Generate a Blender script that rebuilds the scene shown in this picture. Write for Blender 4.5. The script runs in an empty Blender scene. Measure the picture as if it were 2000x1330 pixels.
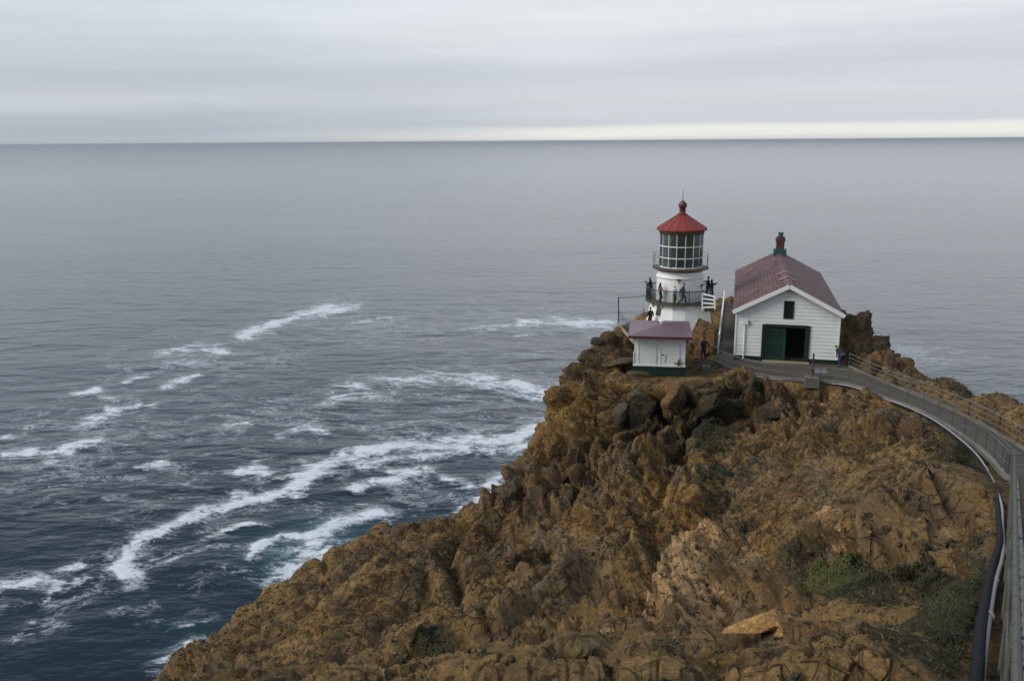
import bpy, bmesh, math, random
import numpy as np
from mathutils import Vector, Matrix
random.seed(7)
rng = np.random.default_rng(11)
SC = bpy.context.scene
COL = SC.collection
R = math.radians
# ------------------------------------------------------------------ camera model
HC = 110.0                       # eye height above the sea
FPX = 1700.0                     # focal length in photo pixels (photo 2000 x 1330)
PITCH = math.atan(389.0 / FPX)
ROLL = R(0.4)
cp, sp = math.cos(PITCH), math.sin(PITCH)
FW = np.array([0.0, cp, -sp])
U0 = np.array([0.0, sp, cp]); X0 = np.array([1.0, 0.0, 0.0])
RT = math.cos(ROLL) * X0 - math.sin(ROLL) * U0
UP = math.sin(ROLL) * X0 + math.cos(ROLL) * U0
CAM = np.array([0.0, 0.0, HC])

def ray(px, py):
    return FW + (px - 1000.0) / FPX * RT - (py - 665.0) / FPX * UP
def P(px, py, t):                 # photo pixel + depth in metres -> point of the place
    return CAM + ray(px, py) * t
def Pz(px, py, z):                # photo pixel on the level plane at height z
    d = ray(px, py); return CAM + d * ((z - HC) / d[2])
def proj(p):
    q = np.asarray(p, float) - CAM
    t = q @ FW
    return 1000 + FPX * (q @ RT) / t, 665 - FPX * (q @ UP) / t, t

cam_d = bpy.data.cameras.new('camera'); cam = bpy.data.objects.new('camera', cam_d); COL.objects.link(cam)
cam_d.sensor_width = 36; cam_d.lens = FPX / 2000 * 36; cam_d.clip_start = 0.1; cam_d.clip_end = 200000
m = Matrix.Identity(4)
for i in range(3):
    m[i][0] = RT[i]; m[i][1] = UP[i]; m[i][2] = -FW[i]; m[i][3] = CAM[i]
cam.matrix_world = m
SC.camera = cam

# ------------------------------------------------------------------ numpy noise
_perm = rng.permutation(256).astype(np.int64)
_perm = np.concatenate([_perm, _perm, _perm])
_g = rng.normal(size=(256, 3)); _g /= np.linalg.norm(_g, axis=1)[:, None]; _g = _g.astype(np.float32)

def _chunks(n, c=60000):
    for i in range(0, n, c): yield slice(i, min(n, i + c))
def perlin(p):
    p = np.asarray(p, np.float32); out = np.empty(len(p), np.float32)
    for s in _chunks(len(p)):
        q = p[s]; f0 = np.floor(q); f = q - f0; i = f0.astype(np.int64) & 255
        u = f * f * f * (f * (f * 6 - 15) + 10); r = 0
        for dx in (0, 1):
            wx = u[:, 0] if dx else 1 - u[:, 0]; a = _perm[i[:, 0] + dx]
            for dy in (0, 1):
                wy = wx * (u[:, 1] if dy else 1 - u[:, 1]); b = _perm[a + i[:, 1] + dy]
                for dz in (0, 1):
                    w = wy * (u[:, 2] if dz else 1 - u[:, 2]); g = _g[_perm[b + i[:, 2] + dz]]
                    r = r + w * (g[:, 0] * (f[:, 0] - dx) + g[:, 1] * (f[:, 1] - dy) + g[:, 2] * (f[:, 2] - dz))
        out[s] = r * 1.6
    return out
def fbm(p, octv=4, gain=0.5, lac=2.03, ridged=False):
    a, r, tot = 1.0, 0, 0
    for k in range(octv):
        n = perlin(p * (lac ** k) + 17.3 * k)
        if ridged: n = 1 - 2 * np.abs(n)
        r = r + a * n; tot += a; a *= gain
    return r / tot
_wr = rng.random((256, 3)).astype(np.float32)
def worley(p):
    p = np.asarray(p, np.float32); n = len(p)
    F1 = np.empty(n, np.float32); F2 = np.empty(n, np.float32); ID = np.empty(n, np.int64)
    for s in _chunks(n):
        q = p[s]; f0 = np.floor(q); f = q - f0; i = f0.astype(np.int64)
        b1 = np.full(len(q), 9.0, np.float32); b2 = b1.copy(); bi = np.zeros(len(q), np.int64)
        for dx in (-1, 0, 1):
            for dy in (-1, 0, 1):
                for dz in (-1, 0, 1):
                    h = _perm[_perm[_perm[(i[:, 0] + dx) & 255] + ((i[:, 1] + dy) & 255)] + ((i[:, 2] + dz) & 255)]
                    o = _wr[h]
                    d = (o[:, 0] + dx - f[:, 0]) ** 2 + (o[:, 1] + dy - f[:, 1]) ** 2 + (o[:, 2] + dz - f[:, 2]) ** 2
                    c = d < b1
                    b2 = np.where(c, b1, np.minimum(b2, d)); bi = np.where(c, h, bi); b1 = np.where(c, d, b1)
        F1[s] = np.sqrt(b1); F2[s] = np.sqrt(b2); ID[s] = bi
    return F1, F2, ID
def facet(p, soft=0.17):                       # broken planes: every cell is a tilted plane of its own
    p = np.asarray(p, np.float32); n = len(p); out = np.empty(n, np.float32); E_ = np.empty(n, np.float32); ID = np.empty(n, np.int64)
    for s in _chunks(n):
        q = p[s]; f0 = np.floor(q); f = q - f0; i = f0.astype(np.int64)
        b1 = np.full(len(q), 9.0, np.float32); b2 = b1.copy(); bi = np.zeros(len(q), np.int64); bj = bi.copy(); lo = np.zeros((len(q), 3), np.float32); lp = lo.copy()
        for dx in (-1, 0, 1):
            for dy in (-1, 0, 1):
                for dz in (-1, 0, 1):
                    h = _perm[_perm[_perm[(i[:, 0] + dx) & 255] + ((i[:, 1] + dy) & 255)] + ((i[:, 2] + dz) & 255)]
                    o = f - (_wr[h] + np.array([dx, dy, dz], np.float32)); d = (o * o).sum(1); c = d < b1; c2 = (~c) & (d < b2)
                    b2 = np.where(c, b1, np.where(c2, d, b2)); bj = np.where(c, bi, np.where(c2, h, bj)); lp[c] = lo[c]; lp[c2] = o[c2]
                    bi = np.where(c, h, bi); b1 = np.where(c, d, b1); lo[c] = o[c]
        e = np.sqrt(b2) - np.sqrt(b1); w = 0.5 + 0.5 * sstep(0.0, soft, e)
        v1 = (lo * _g[bi]).sum(1) + (_wr[bi][:, 2] - .5) * .5; v2 = (lp * _g[bj]).sum(1) + (_wr[bj][:, 2] - .5) * .5
        out[s] = w * v1 + (1 - w) * v2; E_[s] = e; ID[s] = bi
    return out, E_, ID
def sstep(a, b, x):
    t = np.clip((x - a) / (b - a), 0, 1); return t * t * (3 - 2 * t)

# ------------------------------------------------------------------ object helpers
def tag(o, label=None, cat=None, group=None, kind=None):
    if label: o['label'] = label
    if cat: o['category'] = cat
    if group: o['group'] = group
    if kind: o['kind'] = kind
    return o
def empty(name, loc, rz=0.0, label=None, cat=None, group=None):
    o = bpy.data.objects.new(name, None); COL.objects.link(o)
    o.empty_display_size = 0.2
    o.location = loc; o.rotation_euler = (0, 0, rz)
    return tag(o, label, cat, group)
def link_mesh(name, me, mat, parent=None):
    o = bpy.data.objects.new(name, me); COL.objects.link(o)
    if mat:
        for mm in (mat if isinstance(mat, (list, tuple)) else [mat]): me.materials.append(mm)
    if parent is not None: o.parent = parent
    return o
def np_mesh(name, V, F):          # V (n,3), F (m,k) all faces same size
    me = bpy.data.meshes.new(name); V = np.asarray(V, np.float32); F = np.asarray(F, np.int32)
    me.vertices.add(len(V)); me.vertices.foreach_set('co', V.ravel())
    k = F.shape[1]; me.loops.add(F.size); me.loops.foreach_set('vertex_index', F.ravel())
    me.polygons.add(len(F)); me.polygons.foreach_set('loop_start', np.arange(0, F.size, k, dtype=np.int32))
    me.update(calc_edges=True); return me
def set_attr(me, name, arr, typ='FLOAT'):
    a = me.attributes.new(name, typ, 'POINT')
    a.data.foreach_set('value' if typ == 'FLOAT' else 'color', np.asarray(arr, np.float32).ravel())
def smooth(o, ang=None):
    me = o.data; me.polygons.foreach_set('use_smooth', np.ones(len(me.polygons), bool))
    if ang is not None: me.set_sharp_from_angle(angle=R(ang))
    return o

class MB:
    def __init__(s): s.v = []; s.f = []
    def add(s, vs, fs):
        o = len(s.v); s.v += [tuple(map(float, q)) for q in vs]; s.f += [tuple(i + o for i in f) for f in fs]; return s
    def box(s, c, size, rot=None):
        hx, hy, hz = [q / 2 for q in size]; c = Vector(c)
        vs = [Vector((x * hx, y * hy, z * hz)) for x in (-1, 1) for y in (-1, 1) for z in (-1, 1)]
        if rot is not None: vs = [rot @ q for q in vs]
        return s.add([q + c for q in vs], [(0, 1, 3, 2), (4, 6, 7, 5), (0, 4, 5, 1), (2, 3, 7, 6), (0, 2, 6, 4), (1, 5, 7, 3)])
    def bar(s, a, b, w, h, up=(0, 0, 1)):   # a box from a to b
        a = Vector(a); b = Vector(b); d = b - a; L = d.length
        if L < 1e-6: return s
        d.normalize(); u = Vector(up)
        if abs(d.dot(u)) > 0.99: u = Vector((0, 1, 0))
        x = d.cross(u).normalized(); z = x.cross(d)
        M = Matrix((x, d, z)).transposed()
        return s.box((a + b) / 2, (w, L, h), M)
    def tube(s, pts, r, n=8, caps=True, closed=False):
        pts = [Vector(p) for p in pts]; N = len(pts); rs = r if isinstance(r, (list, tuple)) else [r] * N
        vs = []; fs = []; ref = None
        for i, p in enumerate(pts):
            a = pts[(i - 1) % N] if (closed or i > 0) else p
            b = pts[(i + 1) % N] if (closed or i < N - 1) else p
            d = (b - a).normalized()
            if ref is None: ref = Vector((0, 0, 1)) if abs(d.z) < 0.9 else Vector((0, 1, 0))
            x = d.cross(ref)
            if x.length < 1e-4: x = d.cross(Vector((1, 0.1, 0)))
            x.normalize(); y = d.cross(x); ref = -y if False else ref
            for k in range(n):
                t = 2 * math.pi * k / n; vs.append(p + x * math.cos(t) * rs[i] + y * math.sin(t) * rs[i])
        for i in range(N if closed else N - 1):
            j = (i + 1) % N
            for k in range(n):
                l = (k + 1) % n; fs.append((i * n + k, i * n + l, j * n + l, j * n + k))
        if caps and not closed:
            fs.append(tuple(range(n))[::-1]); fs.append(tuple((N - 1) * n + k for k in range(n)))
        return s.add(vs, fs)
    def lathe(s, prof, n=32, c=(0, 0, 0), ph=0.0, cap0=False, cap1=False):
        c = Vector(c); vs = []; fs = []
        for (r, z) in prof:
            for k in range(n):
                t = 2 * math.pi * k / n + ph; vs.append(c + Vector((r * math.cos(t), r * math.sin(t), z)))
        for i in range(len(prof) - 1):
            for k in range(n):
                l = (k + 1) % n; fs.append((i * n + k, i * n + l, (i + 1) * n + l, (i + 1) * n + k))
        if cap0: fs.append(tuple(range(n))[::-1])
        if cap1: fs.append(tuple((len(prof) - 1) * n + k for k in range(n)))
        return s.add(vs, fs)
    def poly_prism(s, poly, z0, z1):       # vertical prism on an xy polygon (counter clockwise)
        n = len(poly); vs = [(x, y, z0) for x, y in poly] + [(x, y, z1) for x, y in poly]
        fs = [tuple(range(n))[::-1], tuple(range(n, 2 * n))] + [(i, (i + 1) % n, n + (i + 1) % n, n + i) for i in range(n)]
        return s.add(vs, fs)
    def capsule(s, a, b, ra, rb, n=10):
        a = Vector(a); b = Vector(b); d = b - a; L = d.length
        d = d.normalized() if L > 1e-6 else Vector((0, 0, 1))
        pts, rs = [], []
        for q in (-0.98, -0.8, -0.45): pts.append(a + d * q * ra); rs.append(ra * math.sqrt(1 - q * q))
        pts.append(a); rs.append(ra); pts.append(b); rs.append(rb)
        for q in (0.45, 0.8, 0.98): pts.append(b + d * q * rb); rs.append(rb * math.sqrt(1 - q * q))
        return s.tube(pts, rs, n)
    def ball(s, c, r, n=12):
        if not isinstance(r, (tuple, list)): r = (r, r, r)
        prof = [(math.sin(math.pi * i / 8), -math.cos(math.pi * i / 8)) for i in range(9)]
        prof[0] = (0.02, -1); prof[-1] = (0.02, 1)
        o = len(s.v); s.lathe(prof, n, cap0=True, cap1=True)
        for i in range(o, len(s.v)):
            x, y, z = s.v[i]; s.v[i] = (c[0] + x * r[0], c[1] + y * r[1], c[2] + z * r[2])
        return s
    def build(s, name, mat, parent=None, sm=None):
        me = bpy.data.meshes.new(name); me.from_pydata(s.v, [], s.f); me.update()
        o = link_mesh(name, me, mat, parent)
        if sm is not None: smooth(o, sm)
        return o
def bevel(o, w=0.02, seg=2):
    md = o.modifiers.new('bevel', 'BEVEL'); md.width = w; md.segments = seg; md.limit_method = 'ANGLE'; return o

# ------------------------------------------------------------------ materials
class NT:
    def __init__(s, name):
        s.m = bpy.data.materials.new(name); s.m.use_nodes = True; s.t = s.m.node_tree; s.t.nodes.clear()
        s.out = s.n('ShaderNodeOutputMaterial')
    def n(s, typ, _props=None, **inp):
        nd = s.t.nodes.new(typ)
        for k, v in (_props or {}).items(): setattr(nd, k, v)
        for k, v in inp.items():
            key = k.replace('_', ' ')
            if k[0] == 'i' and k[1:].isdigit(): key = int(k[1:])
            s.set(nd, key, v)
        return nd
    def set(s, nd, key, v):
        i = nd.inputs[key]
        if isinstance(v, bpy.types.NodeSocket): s.t.links.new(v, i)
        elif isinstance(v, bpy.types.Node): s.t.links.new(v.outputs[0], i)
        else: i.default_value = v
    def math(s, op, a, b=0.0, c=None, clamp=False):
        nd = s.n('ShaderNodeMath', dict(operation=op, use_clamp=clamp), i0=a, i1=b)
        if c is not None: s.set(nd, 2, c)
        return nd.outputs[0]
    def mix(s, f, a, b):
        nd = s.n('ShaderNodeMix', dict(data_type='RGBA'))
        s.set(nd, 0, f); s.set(nd, 6, a); s.set(nd, 7, b); return nd.outputs[2]
    def mul(s, a, b, f=1.0):
        nd = s.n('ShaderNodeMix', dict(data_type='RGBA', blend_type='MULTIPLY'))
        s.set(nd, 0, f); s.set(nd, 6, a); s.set(nd, 7, b); return nd.outputs[2]
    def ramp(s, f, stops):
        nd = s.n('ShaderNodeValToRGB'); s.set(nd, 0, f); e = nd.color_ramp.elements
        while len(e) < len(stops): e.new(0.5)
        for q, (p, c) in zip(e, stops):
            q.position = p; q.color = (c, c, c, 1) if isinstance(c, (int, float)) else (tuple(c) + (1,))[:4]
        return nd.outputs[0]
    def range(s, f, a, b, c=0.0, d=1.0):
        nd = s.n('ShaderNodeMapRange', dict(clamp=True, interpolation_type='SMOOTHSTEP')); 
        for i, v in enumerate((f, a, b, c, d)): s.set(nd, i, v)
        return nd.outputs[0]
    def coord(s, which='Object'):
        return s.n('ShaderNodeTexCoord').outputs[which]
    def pos(s): return s.n('ShaderNodeNewGeometry').outputs['Position']
    def mapping(s, v, scale=(1, 1, 1), rot=(0, 0, 0), loc=(0, 0, 0)):
        nd = s.n('ShaderNodeMapping', Vector=v); nd.inputs['Scale'].default_value = scale; nd.inputs['Rotation'].default_value = rot; nd.inputs['Location'].default_value = loc
        return nd.outputs[0]
    def noise(s, v, scale, detail=4, rough=0.55, dist=0.0, col=False):
        nd = s.n('ShaderNodeTexNoise', Vector=v, Scale=scale, Detail=detail, Roughness=rough, Distortion=dist)
        return nd.outputs[1 if col else 0]
    def voro(s, v, scale, feature='F1', out=0):
        nd = s.n('ShaderNodeTexVoronoi', dict(feature=feature), Vector=v, Scale=scale); return nd.outputs[out]
    def attr(s, name, out='Fac'):
        nd = s.n('ShaderNodeAttribute'); nd.attribute_name = name; return nd.outputs[out]
    def bump(s, h, dist, strength=1.0, normal=None):
        nd = s.n('ShaderNodeBump', Strength=strength, Distance=dist, Height=h)
        if normal is not None: s.set(nd, 'Normal', normal)
        return nd.outputs[0]
    def pbr(s, col, rough=0.6, bump=None, **kw):
        nd = s.n('ShaderNodeBsdfPrincipled'); s.set(nd, 'Base Color', col if not isinstance(col, tuple) else (col + (1,))[:4]); s.set(nd, 'Roughness', rough)
        if bump is not None: s.set(nd, 'Normal', bump)
        for k, v in kw.items(): s.set(nd, k.replace('_', ' '), v)
        return nd.outputs[0]
    def done(s, sh):
        s.t.links.new(sh, s.out.inputs[0]); return s.m
def c4(c): return tuple(c) + (1.0,)

def paint(name, col, rough=0.5, dirt=0.35, dirtcol=(0.16, 0.13, 0.09), scale=1.6, bump=0.003, metal=0.0, spec=0.5):
    t = NT(name); v = t.coord()
    n1 = t.noise(v, scale, 6, 0.65, 0.3); n2 = t.noise(t.mapping(v, (6, 6, 0.7)), 1.3, 5, 0.6)
    f = t.math('MULTIPLY', t.range(n1, 0.48, 0.8), dirt)
    f2 = t.math('MULTIPLY', t.range(n2, 0.55, 0.85), dirt * 0.8)
    c = t.mix(f, c4(col), c4(dirtcol)); c = t.mix(f2, c, c4(dirtcol))
    return t.done(t.pbr(c, rough, t.bump(t.noise(v, 25, 3), bump), Metallic=metal, Specular_IOR_Level=spec))
M = {}
M['white'] = paint('white_paint', (0.70, 0.71, 0.67), 0.55, 0.16)
M['white_old'] = paint('weathered_white_paint', (0.72, 0.72, 0.68), 0.6, 0.4, (0.3, 0.24, 0.14))
M['tower'] = paint('tower_white_paint', (0.74, 0.74, 0.71), 0.5, 0.4, (0.42, 0.35, 0.2), 0.9)
M['siding'] = paint('siding_white_paint', (0.68, 0.70, 0.65), 0.6, 0.3, (0.3, 0.3, 0.25))
M['green'] = paint('dark_green_paint', (0.004, 0.022, 0.015), 0.5, 0.3, (0.03, 0.03, 0.02))
M['rail_green'] = paint('railing_green_paint', (0.008, 0.04, 0.03), 0.5, 0.35, (0.05, 0.035, 0.02))
M['teal'] = paint('teal_flashing_paint', (0.014, 0.075, 0.08), 0.5, 0.5, (0.06, 0.05, 0.04))
M['red'] = paint('red_lead_roof_paint', (0.20, 0.024, 0.015), 0.6, 0.4, (0.10, 0.02, 0.015), 1.2)
M['darkred'] = paint('dark_red_ironwork', (0.12, 0.022, 0.018), 0.5, 0.3, (0.05, 0.02, 0.015))
M['iron'] = paint('rusty_brown_iron', (0.07, 0.05, 0.032), 0.6, 0.6, (0.16, 0.07, 0.025), 2.5)
M['darkiron'] = paint('dark_iron', (0.025, 0.024, 0.024), 0.5, 0.4, (0.06, 0.04, 0.025))
M['galv'] = paint('weathered_galvanised_pipe', (0.085, 0.085, 0.072), 0.6, 0.5, (0.05, 0.042, 0.03), 3.0, metal=0.1, spec=0.3)
M['galvdark'] = paint('dull_galvanised_pipe', (0.13, 0.13, 0.115), 0.5, 0.5, (0.06, 0.052, 0.042), 3.0, metal=0.2)
M['blackpipe'] = paint('black_plastic_pipe', (0.006, 0.006, 0.007), 0.75, 0.35, (0.025, 0.02, 0.015), spec=0.2)
M['greypipe'] = paint('pale_grey_conduit', (0.30, 0.30, 0.31), 0.5, 0.4, (0.16, 0.14, 0.11), 2.5)
M['rust'] = paint('rust_patch', (0.28, 0.13, 0.02), 0.8, 0.6, (0.12, 0.05, 0.015), 6.0)
M['black'] = paint('interior_shade_black', (0.006, 0.006, 0.006), 0.9, 0.0)  # shade of the door opening, put into the colour
M['brick'] = paint('chimney_brick', (0.065, 0.028, 0.02), 0.8, 0.6, (0.04, 0.03, 0.025), 4.0, 0.02)
M['plank'] = paint('grey_timber', (0.26, 0.2, 0.13), 0.8, 0.5, (0.1, 0.075, 0.05), 3.0)
M['shedroof'] = paint('maroon_sheet_roof', (0.125, 0.066, 0.072), 0.4, 0.3, (0.10, 0.05, 0.055), 1.2)
M['maroon'] = paint('maroon_fascia', (0.09, 0.02, 0.02), 0.5, 0.3, (0.04, 0.015, 0.012))
M['louver'] = paint('grey_louver', (0.045, 0.045, 0.042), 0.6, 0.3)
M['wire'] = paint('fence_wire', (0.10, 0.10, 0.09), 0.5, 0.4, (0.08, 0.05, 0.03), metal=0.4)

def concrete(name, a, b, bumpd=0.006):
    t = NT(name); v = t.pos(); n = t.noise(v, 0.9, 6, 0.65); n2 = t.noise(v, 7, 5, 0.7); w = t.voro(t.mapping(v, (1, 1, 1)), 0.5, 'DISTANCE_TO_EDGE')
    c = t.mix(t.range(n, 0.3, 0.7), c4(a), c4(b)); c = t.mul(c, t.ramp(n2, [(0.25, 0.62), (0.7, 1.1)]))
    c = t.mul(c, t.ramp(w, [(0.0, 0.6), (0.012, 1.0)]))
    return t.done(t.pbr(c, 0.85, t.bump(n2, bumpd)))
M['concrete'] = concrete('walkway_concrete', (0.048, 0.037, 0.022), (0.072, 0.057, 0.036))
M['kerb'] = concrete('kerb_concrete', (0.20, 0.185, 0.15), (0.12, 0.11, 0.085))
M['block'] = concrete('footing_concrete', (0.15, 0.14, 0.115), (0.10, 0.09, 0.07))

def shingles():
    t = NT('maroon_shingles'); v = t.coord('UV')
    b = t.n('ShaderNodeTexBrick', Vector=v, Scale=1.0); b.offset = 0.5
    for k, x in (('Color1', (0.115, 0.032, 0.025, 1)), ('Color2', (0.17, 0.066, 0.052, 1)), ('Mortar', (0.022, 0.009, 0.009, 1)), ('Mortar Size', 0.025), ('Brick Width', 0.26), ('Row Height', 0.30), ('Bias', -0.1)):
        t.set(b, k, x)
    n = t.noise(t.mapping(v, (3.0, 0.8, 1)), 1.2, 6, 0.7, 0.4); n2 = t.noise(v, 0.5, 5, 0.6)
    c = t.mix(t.math('MULTIPLY', t.range(n, 0.46, 0.66), 0.8), b.outputs[0], (0.20, 0.145, 0.14, 1)); n4 = t.noise(t.mapping(v, (0.9, 3.5, 1)), 2.2, 6, 0.75)
    c = t.mul(c, t.ramp(n2, [(0.3, 0.55), (0.7, 1.3)])); c = t.mul(c, t.ramp(n4, [(0.35, 0.5), (0.65, 1.3)]))
    h = t.math('ADD', t.math('MULTIPLY', b.outputs[1], -0.6), t.math('MULTIPLY', n, 0.5))
    return t.done(t.pbr(c, 0.6, t.bump(h, 0.05), Specular_IOR_Level=0.25))
M['shingles'] = shingles()

def rock_mat(name, a, b, d, lich=(0.05, 0.05, 0.035), sc=1.0):
    t = NT(name); v = t.pos(); n = t.noise(v, 0.55 * sc, 7, 0.62, 0.5); n2 = t.noise(v, 4.5 * sc, 6, 0.68); n3 = t.noise(v, 16 * sc, 4, 0.7)
    c = t.mix(t.range(n, 0.35, 0.66), c4(a), c4(b)); c = t.mix(t.range(n2, 0.52, 0.72), c, c4(d))
    l = t.math('MULTIPLY', t.range(t.noise(t.mapping(v, (1, 1, 1), loc=(5, 3, 9)), 1.1 * sc, 6, 0.7), 0.56, 0.68), 0.7)
    c = t.mix(l, c, c4(lich)); c = t.mul(c, t.ramp(n3, [(0.3, 0.55), (0.7, 1.4)])); c = t.mul(c, t.ramp(n2, [(0.3, 0.6), (0.65, 1.25)]))
    h = t.math('ADD', n2, t.math('MULTIPLY', n3, 0.4)); cr = t.voro(t.mapping(v, (1, 1, 0.6)), 1.3 * sc, 'DISTANCE_TO_EDGE')
    h = t.math('ADD', h, t.math('MULTIPLY', t.range(cr, 0.0, 0.05), 0.25))
    return t.done(t.pbr(c, 0.88, t.bump(h, 0.16 / sc), Specular_IOR_Level=0.3))
M['rock_brown'] = rock_mat('brown_rock', (0.10, 0.070, 0.036), (0.064, 0.047, 0.028), (0.135, 0.095, 0.048))
M['rock_grey'] = rock_mat('grey_brown_rock', (0.088, 0.064, 0.038), (0.056, 0.042, 0.027), (0.12, 0.088, 0.05))
M['rock_dark'] = rock_mat('dark_rock', (0.058, 0.043, 0.026), (0.04, 0.03, 0.02), (0.085, 0.062, 0.036), (0.022, 0.022, 0.014))
M['rock_ochre'] = rock_mat('ochre_rock', (0.125, 0.088, 0.03), (0.08, 0.058, 0.024), (0.155, 0.11, 0.038), (0.07, 0.06, 0.03))
M['rock_orange'] = rock_mat('orange_tan_rock', (0.16, 0.095, 0.038), (0.10, 0.063, 0.03), (0.20, 0.13, 0.06), (0.08, 0.06, 0.035))
M['rock_gold'] = rock_mat('golden_tan_rock', (0.42, 0.24, 0.08), (0.28, 0.15, 0.05), (0.5, 0.32, 0.13), (0.12, 0.08, 0.04), 3.0)
M['rock_tan'] = rock_mat('pale_tan_rock', (0.22, 0.145, 0.066), (0.14, 0.088, 0.04), (0.26, 0.18, 0.09), (0.09, 0.07, 0.04), 3.0)
# ------------------------------------------------------------------ where things stand
ZP = HC - 16.3                                   # level of the lighthouse yard
PHI = R(14.6)                                    # the building's heading
HD = np.array([math.sin(PHI), math.cos(PHI)]); HA = np.array([math.cos(PHI), -math.sin(PHI)])
HO = np.array([20.48, 63.4])                     # middle of the building's front wall
HW, HL = 7.36, 20.3
TOW = np.array([14.25, 72.9])                    # lighthouse axis
# seaward edge of the walkway floor, from above the camera's stair down to the yard
AZ = R(31.1)
def stair(s): return np.array([math.sin(AZ) * s, math.cos(AZ) * s, HC - 2.2 - 0.2766 * s])
E = [stair(s) for s in (-6, -2, 2, 8, 14, 20, 26, 31.5)]
E += [P(1961, 934, 30 + 2.4), P(1927, 888, 38), P(1882, 854, 43), P(1832, 822, 47.5), P(1776, 794, 52), P(1722, 777, 55.5)]
E += [Pz(1663, 750, ZP), Pz(1600, 746, ZP), Pz(1500, 738, ZP), Pz(1430, 722, ZP), Pz(1395, 706, ZP)]
E = [np.array(e) for e in E]
for i in range(len(E)):
    if E[i][2] < ZP: E[i][2] = ZP
N_RAMP = 15                                      # E[:15] is stair + ramp; the rest is the yard
def offset_xy(pts, d):
    out = []
    for i, p in enumerate(pts):
        a = pts[max(0, i - 1)]; b = pts[min(len(pts) - 1, i + 1)]; t = (b - a)[:2]; t = t / np.linalg.norm(t)
        out.append(np.array([p[0] + t[1] * d, p[1] - t[0] * d, p[2]]))
    return out
Fe = offset_xy(E[:N_RAMP], 2.05)
Fe[-1] = np.array([25.3, 58.2, ZP]); Fe[-2] = np.array([25.95, 54.0, E[13][2]])
Fe.append(np.array([24.75, 61.8, ZP]))
def h2(a, d, org=HO): return org + HA * a + HD * d
W1 = Pz(1402, 690, ZP)[:2]; W2 = W1 + HD * 23.5  # outer edge of the side walk along the building
YARD = [tuple(e[:2]) for e in E[14:]] + [tuple(W1), tuple(W2), tuple(h2(-HW / 2 + 0.02, HL + 3)), tuple(h2(-HW / 2 + .02, 0)), tuple(h2(HW / 2, 0)), tuple(Fe[-1][:2]), tuple(Fe[-2][:2])]

# ------------------------------------------------------------------ terrain: a surface through surveyed points
C3 = []
def c(px, py, t): C3.append(P(px, py, t))
def cr(x, y, zrel): C3.append(np.array([x, y, HC + zrel]))
# seaward spur and slope
for q in [(350,1330,49),(385,1265,51),(430,1205,54),(520,1150,57),(600,1105,59),(690,1050,61),(740,1010,62),(800,1000,62),(860,995,62),(910,1000,63),
          (945,965,64),(990,930,64.5),(1020,890,65),(1060,850,65.5),(1090,790,66),(1110,745,66.5),(1150,722,66.5),(1160,690,67.5),(1195,648,70.5),(1230,634,74),(1262,620,82),
          (500,1330,42),(700,1330,33),(850,1330,27),(1000,1330,22),(1150,1330,18),(1300,1330,15),(1500,1320,12.5),(1700,1320,10),(1880,1320,7.4),
          (500,1230,50),(600,1200,50),(700,1150,51),(800,1080,55),(750,1250,41),(900,1150,45),(950,1060,53),(900,1230,37),(1000,1200,36),
          (1050,1000,57),(1100,950,59),(1120,870,61.5),(1180,900,58.5),(1180,820,61.5),(1210,760,62.5),(1100,1060,49),(1200,1000,51.5),(1240,900,57.5),(1300,830,59),(1300,760,60.5),
          (1100,1150,40),(1200,1100,42),(1200,1220,29),(1300,1000,48.5),(1300,1150,34),(1400,1050,41),(1400,900,54),(1400,780,60.5),(1400,1180,28),(1500,1250,18),
          (1500,1130,29),(1500,1000,45),(1500,880,53),(1500,790,59),(1600,1200,18.5),(1600,1080,32),(1600,950,45),(1600,850,52.5),(1600,785,57.5),(1700,1200,15.5),(1700,1120,22),
          (1700,1000,36),(1700,900,45),(1700,830,50.5),(1800,1200,12.5),(1800,1100,19.5),(1800,1000,29),(1800,900,40.5),(1850,930,34),(1870,1050,19),(1900,1000,24),(1890,1120,13)]: c(*q)
# landward side of the path, the dark mound beside the building, the far ridge
for q in [(1650,640,73.5),(1690,682,72.5),(1730,702,71),(1700,704,65),(1735,716,64),(1775,738,64),(1850,752,60),(1900,772,55.5),(1960,792,50),(2000,802,47)]: c(*q)
for q in [(28,57,-16),(29.5,60,-16.0),(27.8,66,-16.4),(28.6,71,-16.3),(29.4,77,-17),(31,84,-17.4),(26,92,-16.6),(27.5,48,-14.6),(28.2,43,-13.5),(24,33,-12.2),(19,22,-9.2),(13,13,-6.2),(8,5,-3.2),
          (30,38,-12.9),(38,32,-12.4),(30,26,-10.4),(40,14,-7),(20,30,-12.0),(14,20,-8.9),(25,20,-10),(20,5,-3.5),(0,-12,3),(12,-12,4),(-12,-10,1),(-14,8,-7.5),(-16,22,-17),(-8,12,-9.5),(0,6,-4.2),(-3,1,-2.6)]: cr(*q)
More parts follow.
